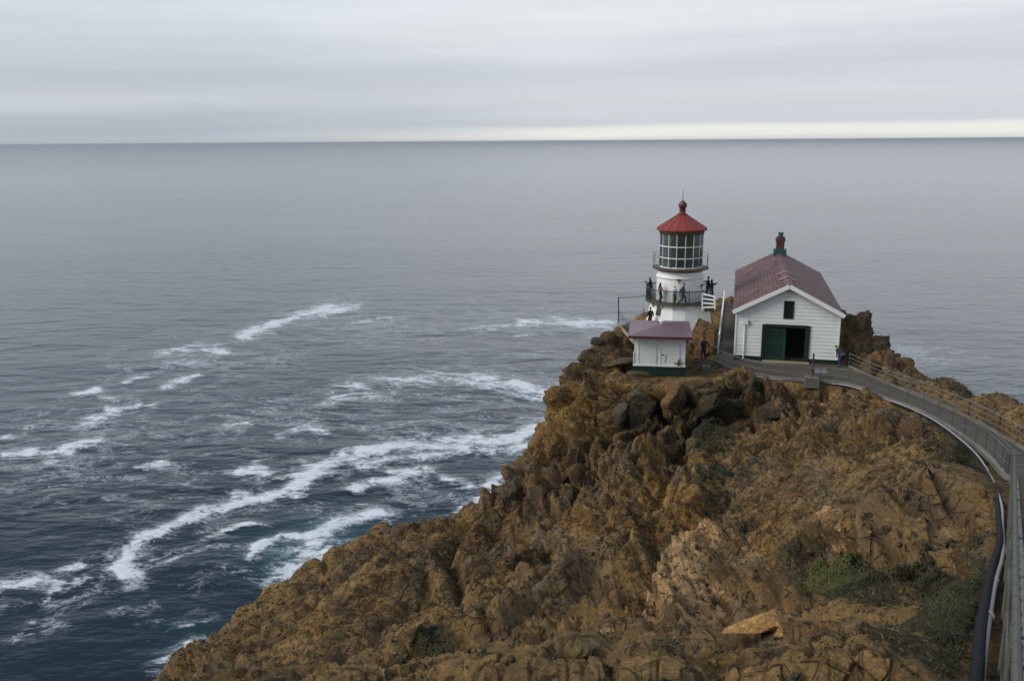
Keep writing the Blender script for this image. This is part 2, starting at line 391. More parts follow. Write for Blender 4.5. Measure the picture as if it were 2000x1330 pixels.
# yard
for q in [(10,58.6,-16.3),(12.6,58.3,-16.3),(15,59.5,-16.4),(10.5,62,-16.3),(18,62,-16.35),(22,61,-16.35),(14.5,64,-16.35),(20,75,-16.35),(24,88,-16.6),(17,80,-16.6),(19,86,-17),(28,90,-17.2),(22,92,-17.3),(15.5,69,-16.3),
          (8.4,66,-15.7),(8.6,70,-15.4),(10.4,72,-15.5),(11.5,77,-15.7),(13,80,-15.8),(8.0,62.5,-15.9)]: cr(*q)
for i in range(2, N_RAMP): cr(E[i][0], E[i][1], E[i][2] - HC - 0.22)
for i in range(3, len(Fe)): cr(Fe[i][0] + .4, Fe[i][1], Fe[i][2] - HC - 0.25)
C3 = np.array(C3); C3[:9, 2] -= 0.4
def _tps(d2): return 0.5 * d2 * np.log(d2 + 1e-9)
_A = C3[:, :2]; _n = len(C3)
_K = _tps(((_A[:, None] - _A[None]) ** 2).sum(-1)) + np.eye(_n) * 6.0
_Pm = np.c_[np.ones(_n), _A]
_S = np.block([[_K, _Pm], [_Pm.T, np.zeros((3, 3))]])
_w = np.linalg.solve(_S, np.r_[C3[:, 2], 0, 0, 0])
def tps(xy):
    out = np.empty(len(xy))
    for s in _chunks(len(xy), 20000):
        q = xy[s]; d2 = ((q[:, None] - _A[None]) ** 2).sum(-1)
        out[s] = _tps(d2) @ _w[:_n] + _w[_n] + q @ _w[_n + 1:]
    return out
RIM = [(350,1330,49),(385,1265,51),(430,1205,54),(520,1150,57),(600,1105,59),(690,1050,61),(740,1010,62),(800,1000,62),(860,995,62),(910,1000,63),
       (945,965,64),(990,930,64.5),(1020,890,65),(1060,850,65.5),(1090,790,66),(1110,745,66.5),(1148,722,66.5),(1152,665,67.5),(1193,628,70.5),(1215,622,76),(1240,616,82)]
RIM = [tuple(P(*q)[:2] + np.array([(0, 0.9)[10 <= i_ <= 15], 0])) for i_, q in enumerate(RIM)] + [(13, 83), (17.5, 86), (20.5, 91.5), (28.5, 91), (30.6, 84), (30.6, 77)]
RIM += [tuple(P(*q)[:2]) for q in [(1690,640,74.5),(1732,700,71.5),(1777,735,65),(1852,742,61),(1902,762,56.5),(1962,780,51),(2000,784,48)]]
RIM += [(36, 42), (46, 32), (50, 12), (45, -25), (20, -45), (-12, -40), (-24, -15), (-22, 5), (-21, 20), (-20.5, 33)]
RIM = np.array(RIM)
def poly_dist(xy, poly):           # signed distance (negative inside) and nearest point
    d2 = np.full(len(xy), 1e18); near = np.zeros_like(xy); ins = np.zeros(len(xy), bool)
    for a, b in zip(poly, np.roll(poly, -1, 0)):
        e = b - a; t = np.clip(((xy - a) @ e) / (e @ e), 0, 1); q = a + t[:, None] * e; dd = ((xy - q) ** 2).sum(1)
        k = dd < d2; d2[k] = dd[k]; near[k] = q[k]
        if a[1] != b[1]:
            k = ((a[1] > xy[:, 1]) != (b[1] > xy[:, 1])) & (xy[:, 0] < (b[0] - a[0]) * (xy[:, 1] - a[1]) / (b[1] - a[1]) + a[0]); ins ^= k
    d = np.sqrt(d2); return np.where(ins, -d, d), near
def line_near(xy, pts):            # distance to a polyline, height there
    best = np.full(len(xy), 1e18); z = np.zeros(len(xy))
    pts = np.array(pts)
    for a, b in zip(pts[:-1], pts[1:]):
        e = (b - a)[:2]; t = np.clip(((xy - a[:2]) @ e) / (e @ e), 0, 1); dd = ((xy - a[:2] - t[:, None] * e) ** 2).sum(1)
        k = dd < best; best[k] = dd[k]; z[k] = (a[2] + t * (b[2] - a[2]))[k]
    return np.sqrt(best), z
PATHC = [(a + b) / 2 for a, b in zip(E[:N_RAMP], Fe[:N_RAMP])]
YARDP = np.array(YARD + []); SHEDP = np.array([(8.3, 58.9), (12.9, 58.3), (15.5, 60.3), (16, 65), (13, 66.5), (9.0, 65.5)]); SHEDP = np.array([(8.55, 58.05), (12.5, 57.35), (15.5, 60.0), (16, 65), (13, 66.5), (9.2, 65.5)])
def base_z(xy):
    d, near = poly_dist(xy, RIM)
    q = np.where((d > 0)[:, None], near, xy)
    z = tps(q)
    o = np.maximum(d + 0.8, 0)
    # outside the rim the ground falls away to the sea
    fall = 0.9 * o + 0.16 * o * o
    fall = np.where(o < 6, fall, 0.9 * 6 + 0.16 * 36 + (o - 6) * 2.9)
    z = z - fall
    dp, zp = line_near(xy, PATHC)
    k = 1 - sstep(1.15, 2.0, dp); z = z * (1 - k) + (zp - 0.17) * k
    for pl, off, wd_ in ((YARDP, -0.12, .9), (SHEDP, -0.03, 2.6)):
        dy, _ = poly_dist(xy, pl); k = 1 - sstep(0.05, wd_, dy); z = z * (1 - k) + (ZP + off) * k
    return np.maximum(z, -6.0), d, dp

def blobs(px, py, lst):
    r = np.zeros(len(px))
    for (cx, cy, rx, ry, w) in lst:
        r = np.maximum(r, w * np.exp(-0.5 * (((px - cx) / rx) ** 2 + ((py - cy) / ry) ** 2) ** 1.5))
    return r

th = np.concatenate([np.linspace(-31.8, 33.5, 960, endpoint=False), np.linspace(33.5, 90, 90, endpoint=False), np.linspace(90, 260, 40, endpoint=False), np.linspace(260, 328.2, 70, endpoint=False)])
rr = np.concatenate([np.geomspace(0.4, 6, 30, endpoint=False), np.geomspace(6, 34, 330, endpoint=False), np.geomspace(34, 72, 600, endpoint=False), np.geomspace(72, 150, 100)])
nT, nR = len(th), len(rr)
TH, RR = np.meshgrid(np.radians(th), rr)
XY = np.c_[(RR * np.sin(TH)).ravel(), (RR * np.cos(TH)).ravel()]
BZ, RD, PD = base_z(XY)
V = np.c_[XY, BZ]
def grid_normals(V):
    G = V.reshape(nR, nT, 3)
    du = np.roll(G, -1, 1) - np.roll(G, 1, 1); dv = np.gradient(G, axis=0)
    n = np.cross(du, dv); n /= np.linalg.norm(n, axis=2, keepdims=True) + 1e-12
    n[n[:, :, 2] < 0] *= -1
    return n.reshape(-1, 3)
Nn = grid_normals(V)
PX, PY, PT = proj(V); PX = np.where(PT > 0.5, PX, -9999); PY = np.where(PT > 0.5, PY, -9999)
B_ROCK = [(1170,770,110,70,1),(1240,850,130,110,1),(1120,940,110,80,1),(1030,960,80,50,.9),(1240,980,110,70,.7),(1480,800,140,40,.8),(1165,680,50,60,.9),(1700,860,90,60,.45),(1560,1080,150,45,.55),
          (1690,660,60,60,.8),(1740,720,50,30,1),(1900,780,140,30,.6),(410,1270,60,80,.7),(1850,1070,90,60,.5),(1330,1200,120,60,.5),(1200,1280,160,60,.5),(1500,1230,90,50,.6),(1330,920,70,120,.5),(800,1100,200,100,.25)]
B_OCH = [(1110,810,60,40,.9),(1300,1010,80,70,.8),(1130,1050,90,60,.7),(1350,1100,90,70,.8),(1230,950,80,50,.6),(1180,1110,110,60,.7),(1230,1210,90,60,.5),(1080,870,40,60,.7),(1280,760,60,30,.6),(1200,760,60,50,.5),
         (850,1050,160,60,.4),(760,1180,160,80,.3),(1420,960,200,120,.45),(1600,880,150,70,.4),(1680,800,120,50,.45),(1600,960,120,60,.4),(1480,1090,60,40,.6),(1620,1010,70,40,.5),(1850,1000,60,60,.3),(1690,1250,120,30,.5)]
B_PALE = [(1410,1120,90,50,.9),(1340,1190,80,50,1),(1440,1090,50,40,.8),(1250,1290,140,40,.5),(1640,1060,90,40,.5),(1510,910,70,30,.35),(1690,1270,130,28,.8),(1000,1320,120,30,.35),(1560,930,90,40,.4),(1660,780,70,25,.5),(1030,1250,120,50,.25),(760,1260,90,70,.3),(1850,1050,40,40,.5),(1860,980,60,50,.3)]
B_VEG = [(1390,840,50,70,.9),(1440,790,90,30,.6),(1300,960,40,50,.35),(1290,1090,45,70,.6),(1210,1010,50,40,.3),(1860,930,70,60,.75),(1655,1160,110,40,1),(1850,1230,60,70,.85),(980,1220,55,26,1),(850,1290,45,30,1),
         (1655,630,30,40,.6),(1700,690,30,40,.4),(1870,760,70,20,.6),(1520,1290,110,20,.7),(1800,1320,180,30,.7),(1780,1130,120,22,.7),(1180,1160,60,40,.3),(1420,1260,100,30,.4),(1120,1200,100,40,.3),(1460,930,50,30,.5),(1400,1000,40,50,.4),(1780,800,60,40,.3),(1900,1130,40,90,.7),(1370,770,60,20,.6),(1350,1000,30,60,.4),(950,1290,120,50,.3)]
rock = np.clip(blobs(PX, PY, B_ROCK), 0, 1)
rock = np.maximum(rock, sstep(-0.5, 2.0, RD) * 0.8)
veg = blobs(PX, PY, B_VEG); och = blobs(PX, PY, B_OCH); pale = blobs(PX, PY, B_PALE)
# far from trodden ground only
calm = sstep(0.0, 0.7, PD - 1.12)
dy, _ = poly_dist(XY, YARDP); ds, _ = poly_dist(XY, SHEDP)
calmP = calm; calm = calm * sstep(0.0, 1.2, dy) * sstep(0.0, 1.0, ds)
calm = calm * (0.25 + .75 * sstep(3.5, 7.5, np.hypot(XY[:, 0] - TOW[0], XY[:, 1] - TOW[1])))
ycalm = calm / np.maximum(calmP, 1e-6); calm = calm * (1 - .55 * blobs(PX, PY, [(1900, 770, 190, 45, 1.0)]) * (PT > 38))
near = np.clip(np.hypot(XY[:, 0], XY[:, 1]) / 24, 0.4, 1)
# strata run up the slope from lower left to upper right
sd = np.array([0.80, 0.30, 0.42]); sd /= np.linalg.norm(sd)
def strat(p, k): return p - (1 - 1 / k) * (p @ sd)[:, None] * sd
D = 1.4 * fbm(V / 9.0, 3) * np.clip(near * 1.2, 0, 1)
FV = (PT > 1) & (PX > -250) & (PX < 2250) & (PY < 1500) & (PY > 560) & (RD < 9)
fw = np.clip(1.0 - blobs(PX, PY, [(640, 1190, 270, 135, .8), (1670, 930, 190, 110, .72), (1180, 665, 55, 50, .8), (1700, 640, 60, 70, .6), (1500, 960, 140, 110, .55), (1350, 1190, 200, 90, .3), (1750, 1200, 180, 90, .4), (800, 1060, 90, 40, .6), (1900, 770, 190, 55, .8), (1650, 1165, 130, 50, .85), (1450, 1320, 520, 75, .55), (1690, 630, 60, 60, .6)]), 0, 1) * (0.55 + 0.45 * sstep(-.3, .2, perlin(V / 7 + 61)))
fcell = np.zeros(len(V)); fedge = np.ones(len(V))
vf = V[FV].astype(np.float64)
wf = np.c_[fbm(vf / 2.2, 3), fbm(vf / 2.2 + 31, 3), fbm(vf / 2.2 + 57, 3)]
for sc_, am, wp, k in ((5.2, 0.44, 1.2, 1.9), (2.0, 0.40, .5, 1.6), (0.7, 0.25, .18, 1.3), (0.25, 0.19, .06, 1.15)):
    fa, fe, fi = facet((strat(vf + wf * wp, k)) / sc_ + 11.7 * sc_)
    D[FV] += fa * am * sc_ * fw[FV] * (near[FV] if sc_ > 1 else .35 + .65 * near[FV]) - (1 - sstep(0.0, .13, fe)) * .24 * sc_ * fw[FV]
    fcell[FV] += (_wr[fi][:, 0] - .5) * (.9 if sc_ > 1 else .5)
D += 0.26 * (fbm(strat(V / 1.6, 2.2), 5, 0.58, ridged=True)) * (0.3 + .7 * near)
def pline(pts, w):
    pts = np.array(pts, float); best = np.full(FV.sum(), 1e9); g = np.c_[PX[FV], PY[FV]]; ww = np.c_[wf[:, 0], wf[:, 1]] * 16
    g = g + ww
    for p, q in zip(pts[:-1], pts[1:]):
        e = q - p; t_ = np.clip(((g - p) @ e) / (e @ e), 0, 1); best = np.minimum(best, np.hypot(*(g - p - t_[:, None] * e).T))
    return np.exp(-(best / w) ** 2)
for pts, w_, dz_ in [([(1310, 830), (1210, 862), (1130, 895)], 9, -.7), ([(1130, 955), (1095, 1000), (1010, 1012)], 15, -1.0), ([(1335, 930), (1290, 1010), (1250, 1100), (1200, 1200)], 22, -.8), ([(900, 1050), (872, 1110), (905, 1160)], 14, -.8),
                  ([(790, 1050), (690, 1120), (590, 1210)], 9, -.6), ([(840, 1150), (730, 1240), (630, 1320)], 10, -.55), ([(1010, 1110), (860, 1230), (720, 1335)], 10, -.6), ([(640, 1120), (520, 1210), (450, 1290)], 9, -.5), ([(1650, 840), (1560, 905), (1470, 935)], 14, -.6), ([(1760, 850), (1700, 905)], 12, -.5), ([(1420, 1000), (1340, 1060), (1300, 1140)], 16, -.6),
                  ([(1455, 1085), (1400, 1150), (1335, 1225)], 18, .5), ([(1570, 1005), (1500, 1055)], 16, .4), ([(980, 1015), (900, 1085), (800, 1165)], 15, .4), ([(1255, 925), (1190, 1000)], 14, .45), ([(760, 1130), (640, 1240)], 14, .35), ([(1130, 1180), (1010, 1290)], 18, .4), ([(1000, 1180), (960, 1260)], 14, -.4), ([(1190, 1240), (1080, 1320)], 12, -.4)]:
    D[FV] += 1.6 * dz_ * pline(pts, w_) * np.clip(near[FV], .45, 1)
act = rock > 0.04
cellv = np.zeros(len(V)); crack = np.ones(len(V))
Va = V[act]; ra = rock[act]
warp = np.c_[perlin(Va / 2.5), perlin(Va / 2.5 + 31), perlin(Va / 2.5 + 57)] * 0.7
# big tilted blocks, longer down the dip than across
dip = np.array([0.28, -0.35, -0.89]); dip /= np.linalg.norm(dip)
def stretch(p, k): return p - (1 - 1 / k) * (p @ dip)[:, None] * dip
f1, f2, idc = worley((stretch(Va, 2.0) + warp) / 2.3)
e1 = f2 - f1
hb = sstep(0.0, 0.34, e1); off = (_wr[idc][:, 0] - 0.5)
dblk = (hb - 0.75) * 1.15 + off * 1.1 * sstep(0.0, 0.12, e1) + (1 - f1) * 0.35
f1b, f2b, idb = worley((stretch(Va, 1.5) + warp * 0.4) / 0.75)
e2 = f2b - f1b
dblk += (sstep(0.0, 0.25, e2) - 0.7) * 0.22 + (_wr[idb][:, 1] - .5) * 0.22 * sstep(0.0, 0.1, e2)
D[act] += dblk * ra * np.clip(near[act] * 1.3, 0.25, 1)
cellv[:] = fcell * .8; cellv[act] += (off + 0.6 * (_wr[idb][:, 2] - .5)) * ra; crack[act] = 1 - ra * (1 - np.minimum(sstep(0, .1, e1), sstep(0, .08, e2)))
# an undercut hollow behind the ice plant
hol = blobs(PX, PY, [(1560, 1085, 110, 26, 1.0), (1490, 1130, 40, 50, 0.8)])
D -= 0.9 * hol
D += 0.07 * fbm(strat(V / 0.62, 1.5), 4, 0.6) * (0.4 + 0.6 * near)
# loose stones and rubble bedded in the earth, in patches
rub = sstep(-0.12, 0.25, perlin(V / 4.5 + 41) + 0.5 * perlin(V / 1.6 + 13))
for sc_, am, tt_ in ((1.05, 0.12, 0.0), (0.42, 0.08, 0.3)):
    vis_ = (PT > 1) & (PX > -150) & (PX < 2150) & (PY < 1450) & (RD < 6)
    ff1, ff2, iid = worley((V[vis_] + 0.25 * np.c_[perlin(V[vis_] / .8), perlin(V[vis_] / .8 + 9), perlin(V[vis_] / .8 + 23)]) / sc_ + 3.3)
    st_ = np.sqrt(np.clip(1 - (ff1 * 1.35) ** 2, 0, 1)) * (_wr[iid][:, 1] > 0.35) * (0.4 + 0.6 * _wr[iid][:, 0])
    add = np.zeros(len(V)); add[vis_] = st_ * am; D += add * np.clip(rub + 0.3 * rock, 0.12, 1) * (0.35 + .65 * near)
    if sc_ > 1: cellv[vis_] += 0.5 * (_wr[iid][:, 2] - .5) * (st_ > 0.05)
g3 = fbm(V / 0.19, 3, 0.65); D += 0.03 * g3 * (0.45 + 0.55 * near)
lump = perlin(V / 0.42 + 9); D += 0.09 * np.clip(lump - 0.15, 0, 1) * (0.3 + .7 * near)
for sel_, w_ in ((rock < .15, np.clip(1 - rock * 2, 0, 1)), (rock > .5, np.clip(rock * 1.5, 0, 1))):
    q_ = sel_ & (PX > 200) & (PX < 2000) & (PY < 1400) & (calm > .8) & (RD < 0); D -= D[q_].mean() * w_
D = D * (0.06 + 0.94 * calm) * (1 - .55 * sstep(0.2, 3.0, RD))
V2 = V + Nn * D[:, None]
k = np.minimum(V2[:, 2], -2) < -5.9
dpz, zpz = line_near(V2[:, :2], PATHC)
cap = (dpz < 1.12); V2[cap, 2] = np.minimum(V2[cap, 2], zpz[cap] - 0.14)
for pl in (YARDP, SHEDP):
    dq, _ = poly_dist(V2[:, :2], pl); cap = dq < 0.35; V2[cap, 2] = np.minimum(V2[cap, 2], ZP - 0.06)
HOUSEP = np.array([h2(-HW / 2 - .1, -.1), h2(HW / 2 + .1, -.1), h2(HW / 2 + .1, HL + .2), h2(-HW / 2 - .1, HL + .2)]); dq, _ = poly_dist(V2[:, :2], HOUSEP); cap = dq < 0.0; V2[cap, 2] = np.minimum(V2[cap, 2], ZP - 0.3)
idx = np.arange(nR * nT).reshape(nR, nT); nx = np.roll(idx, -1, 1)
Fc = np.stack([idx[:-1], idx[1:], nx[1:], nx[:-1]], -1).reshape(-1, 4)
me = np_mesh('headland', V2, Fc)
set_attr(me, 'zone', np.c_[rock, np.clip(veg, 0, 1), np.clip(och, 0, 1), np.clip(pale, 0, 1)], 'FLOAT_COLOR')
set_attr(me, 'cell', np.clip(cellv, -1, 1)); set_attr(me, 'grain', g3)

def terrain_mat():
    t = NT('headland_earth_and_rock'); v = t.pos()
    z = t.n('ShaderNodeAttribute'); z.attribute_name = 'zone'
    s3 = t.n('ShaderNodeSeparateColor', Color=z.outputs['Color'])
    rk, vg, oc, pl = s3.outputs[0], s3.outputs[1], s3.outputs[2], z.outputs['Alpha']
    n1 = t.noise(v, 0.32, 8, 0.66, 0.6); n2 = t.noise(v, 1.7, 8, 0.7, 0.3); n3 = t.noise(v, 7.0, 6, 0.72); n4 = t.noise(v, 30, 4, 0.7)
    ns = t.noise(t.mapping(v, (1.0, 2.6, 2.2), (0.35, 0.45, -0.4)), 0.9, 7, 0.7, 0.8)
    wrp = t.n('ShaderNodeVectorMath', dict(operation='ADD'), i0=v, i1=t.n('ShaderNodeVectorMath', dict(operation='SCALE'), i0=t.noise(v, 1.1, 3, 0.5, col=True), Scale=0.45).outputs[0]).outputs[0]
    crk = t.voro(t.mapping(wrp, (1, 1, 0.7), (0.3, 0.5, 0.2)), 0.85, 'DISTANCE_TO_EDGE'); crk2 = t.voro(t.mapping(wrp, (1, 1, 0.8), (0.1, -0.4, 0.6)), 2.4, 'DISTANCE_TO_EDGE')
    cell = t.attr('cell')
    soil = t.mix(t.range(n1, 0.38, 0.60), (0.066, 0.043, 0.018, 1), (0.175, 0.115, 0.045, 1))
    n0 = t.noise(t.mapping(v, (1, 1, 1), loc=(7, 2, 4)), 0.16, 5, 0.6, 0.4); n00 = t.noise(t.mapping(v, (1, 1, 1), loc=(1, 9, 3)), 0.24, 5, 0.62, 0.5)
    soil = t.mix(t.math('MULTIPLY', t.range(ns, 0.5, 0.62), 0.8), soil, (0.26, 0.17, 0.064, 1))
    soil = t.mix(t.math('MULTIPLY', t.range(n2, 0.53, 0.60), 0.75), soil, (0.036, 0.026, 0.014, 1))
    soil = t.mix(t.math('MULTIPLY', t.range(cell, 0.1, 0.3), 0.5), soil, (0.22, 0.15, 0.065, 1)); soil = t.mix(t.math('MULTIPLY', t.range(cell, -0.15, -0.35), 0.5), soil, (0.05, 0.035, 0.019, 1))
    rc = t.mix(t.range(cell, -0.25, 0.2), (0.05, 0.036, 0.021, 1), (0.145, 0.099, 0.048, 1))
    rc = t.mix(t.math('MULTIPLY', t.range(n2, 0.52, 0.6), 0.8), rc, (0.105, 0.078, 0.047, 1)); rc = t.mix(t.math('MULTIPLY', t.range(ns, 0.58, 0.66), 0.6), rc, (0.16, 0.075, 0.025, 1))
    col = t.mix(t.math('MULTIPLY', rk, 0.9), soil, rc)
    fo = t.math('MULTIPLY', t.range(t.math('ADD', oc, t.math('MULTIPLY', t.math('SUBTRACT', ns, 0.5), 3.0)), 0.45, 0.8), 0.75)
    col = t.mix(fo, col, t.mix(t.range(n1, 0.4, 0.6), (0.19, 0.108, 0.030, 1), (0.27, 0.175, 0.055, 1)))
    fp = t.math('MULTIPLY', t.range(t.math('ADD', pl, t.math('MULTIPLY', t.math('SUBTRACT', n2, 0.5), 3.0)), 0.5, 0.8), 0.8)
    col = t.mix(fp, col, t.mix(t.range(ns, 0.42, 0.58), (0.26, 0.168, 0.082, 1), (0.42, 0.29, 0.15, 1)))
    col = t.mix(t.math('MULTIPLY', t.range(n0, 0.5, 0.6), 0.6), col, t.mix(t.range(n2, .4, .6), (0.095, 0.07, 0.044, 1), (0.17, 0.128, 0.08, 1)))
    col = t.mix(t.math('MULTIPLY', t.range(n00, 0.55, 0.63), 0.45), col, t.mix(t.range(n2, .45, .6), (0.034, 0.025, 0.015, 1), (0.075, 0.05, 0.026, 1)))
    lines = t.math('MAXIMUM', t.range(crk, 0.05, 0.012), t.math('MULTIPLY', t.range(crk2, 0.06, 0.015), 0.7)); lines = t.math('MULTIPLY', lines, t.range(t.noise(v, 0.7, 3, 0.5), 0.42, 0.6))
    col = t.mix(t.math('MULTIPLY', lines, 0.5), col, (0.02, 0.015, 0.009, 1))
    # low scrub and lichen between the stones
    fv = t.range(t.math('ADD', t.math('MULTIPLY', vg, 0.8), t.math('MULTIPLY', t.math('SUBTRACT', n3, 0.5), 1.6)), 0.40, 0.56)
    col = t.mix(t.math('MULTIPLY', fv, 0.9), col, t.mix(t.range(n4, 0.4, 0.6), (0.014, 0.017, 0.007, 1), (0.032, 0.031, 0.015, 1)))
    sp = t.range(t.noise(t.mapping(v, (1, 1, 1), loc=(3, 8, 1)), 3.4, 6, 0.72), 0.565, 0.605)
    col = t.mix(t.math('MULTIPLY', sp, 0.8), col, (0.022, 0.019, 0.011, 1))
    col = t.mul(col, t.ramp(n3, [(0.32, 0.72), (0.5, 1.0), (0.68, 1.3)]))
    col = t.mul(col, t.ramp(n4, [(0.32, 0.72), (0.5, 1.0), (0.68, 1.3)]))
    peb = t.voro(v, 7.0); col = t.mix(t.math('MULTIPLY', t.range(peb, 0.2, 0.14), t.range(t.noise(v, 1.3, 3, 0.5), 0.5, 0.62, 0.0, 0.6)), col, (0.24, 0.175, 0.10, 1))
    col = t.mul(col, (1.08, 1.0, 0.95, 1))
    h = t.math('ADD', t.math('MULTIPLY', n3, 0.6), t.math('MULTIPLY', n4, 0.25)); h = t.math('ADD', h, t.math('MULTIPLY', n2, 0.7)); h = t.math('SUBTRACT', h, t.math('MULTIPLY', lines, 0.7))
    return t.done(t.pbr(col, 0.95, t.bump(h, 0.14), Specular_IOR_Level=0.15))
M['terrain'] = terrain_mat()
hill = link_mesh('headland', me, M['terrain']); tag(hill, kind='structure')
smooth(hill)

# surface lookup
GZ = V2.reshape(nR, nT, 3)
_thr = np.radians(th)
def ground_at(x, y):
    r = math.hypot(x, y); a = math.atan2(x, y)
    if a < _thr[0]: a += 2 * math.pi
    j = min(np.searchsorted(_thr, a), nT - 1); i = min(np.searchsorted(rr, r), nR - 1)
    return float(GZ[max(0, i - 1):i + 1, max(0, j - 1):j + 1, 2].mean())
def hit(px, py, t0=3.0, t1=110.0):   # where the line of sight through a photo pixel meets the ground
    d = ray(px, py); t = t0
    while t < t1:
        q = CAM + d * t
        if q[2] < ground_at(q[0], q[1]): return q, t
        t *= 1.004
    return CAM + d * t1, t1
# ------------------------------------------------------------------ sea
def sea_build():
    th = np.concatenate([np.linspace(-34, 34, 560, endpoint=False), np.linspace(34, 100, 90, endpoint=False), np.linspace(100, 260, 30, endpoint=False), np.linspace(260, 326, 90, endpoint=False)])
    rr = np.concatenate([np.geomspace(40, 160, 60, endpoint=False), np.geomspace(160, 900, 520, endpoint=False), np.geomspace(900, 6000, 160, endpoint=False), np.geomspace(6000, 70000, 60)])
    nT, nR = len(th), len(rr)
    TH, RR = np.meshgrid(np.radians(th), rr)
    x = (RR * np.sin(TH)).ravel(); y = (RR * np.cos(TH)).ravel(); r = RR.ravel()
    px, py, t = proj(np.c_[x, y, np.zeros_like(x)]); px = np.where(t > 1, px, -9999); py = np.where(t > 1, py, -9999)
    # swell
    q = np.c_[x, y, np.zeros_like(x)]
    z = 0.32 * fbm(q * np.array([0.45, 1, 1]) / 46, 3) * np.clip(1.5 - r / 3000, 0, 1) + 0.16 * perlin(q * np.array([0.5, 1, 1]) / 11 + 5) * np.clip(1.2 - r / 700, 0, 1)
    foam = np.zeros(len(x)); 
    vis = (px > -300) & (px < 2300) & (py > 450) & (py < 1700)
    fx, fy = px[vis], py[vis]; f = np.zeros(len(fx)); lace_glint = np.zeros(len(fx)); teal = np.zeros(len(fx))
    wx = fbm(np.c_[fx / 60, fy / 30, np.zeros_like(fx)], 3) * 14; wy = fbm(np.c_[fx / 60, fy / 30, np.ones_like(fx) * 7], 3) * 6
    gx, gy = fx + wx, fy + wy
    var = np.clip(.5 + 1.1 * fbm(np.c_[fx / 45, fy / 22, np.full_like(fx, 3.3)], 3), 0, 1); var2 = np.clip(.5 + 1.2 * fbm(np.c_[fx / 70, fy / 34, np.full_like(fx, 8.8)], 2), 0, 1)
    def line(pts, w, a, soft=3.6):
        nonlocal f, lace_glint
        pts = np.array(pts, float); best = np.full(len(gx), 1e9)
        for p, q in zip(pts[:-1], pts[1:]):
            e = (q - p) * np.array([1, 1.6]); g = np.c_[gx - p[0], (gy - p[1]) * 1.6]
            s = np.clip((g @ e) / (e @ e + 1e-9), 0, 1); d = np.hypot(g[:, 0] - s * e[0], g[:, 1] - s * e[1])
            best = np.minimum(best, d)
        ww_ = w * (1.0 + 1.5 * var); f = np.maximum(f, a * (0.7 + .5 * var2) * np.exp(-(best / ww_) ** 2)); lace_glint = np.maximum(lace_glint, a * 0.62 * np.exp(-(best / (w * soft)) ** 2))
    for L in FOAM: line(*L)
    for (cx, cy, rx, ry, a) in FOAM_SOFT_GLINT: lace_glint = np.maximum(lace_glint, a * np.exp(-0.5 * (((gx - cx) / rx) ** 2 + ((gy - cy) / ry) ** 2)))
    for (cx, cy, rx, ry, a) in TEAL: teal = np.maximum(teal, a * np.exp(-0.5 * (((gx - cx) / rx) ** 2 + ((gy - cy) / ry) ** 2)))
    A = np.zeros((len(x), 4)); A[vis, 0] = f; A[vis, 1] = lace_glint; A[vis, 2] = teal; A[:, 3] = 1
    z = z + 0.25 * A[:, 0]
    idx = np.arange(nR * nT).reshape(nR, nT); nx = np.roll(idx, -1, 1)
    F = np.stack([idx[:-1], idx[1:], nx[1:], nx[:-1]], -1).reshape(-1, 4)
    me = np_mesh('sea', np.c_[x, y, z], F); set_attr(me, 'foam', A, 'FLOAT_COLOR')
    return me
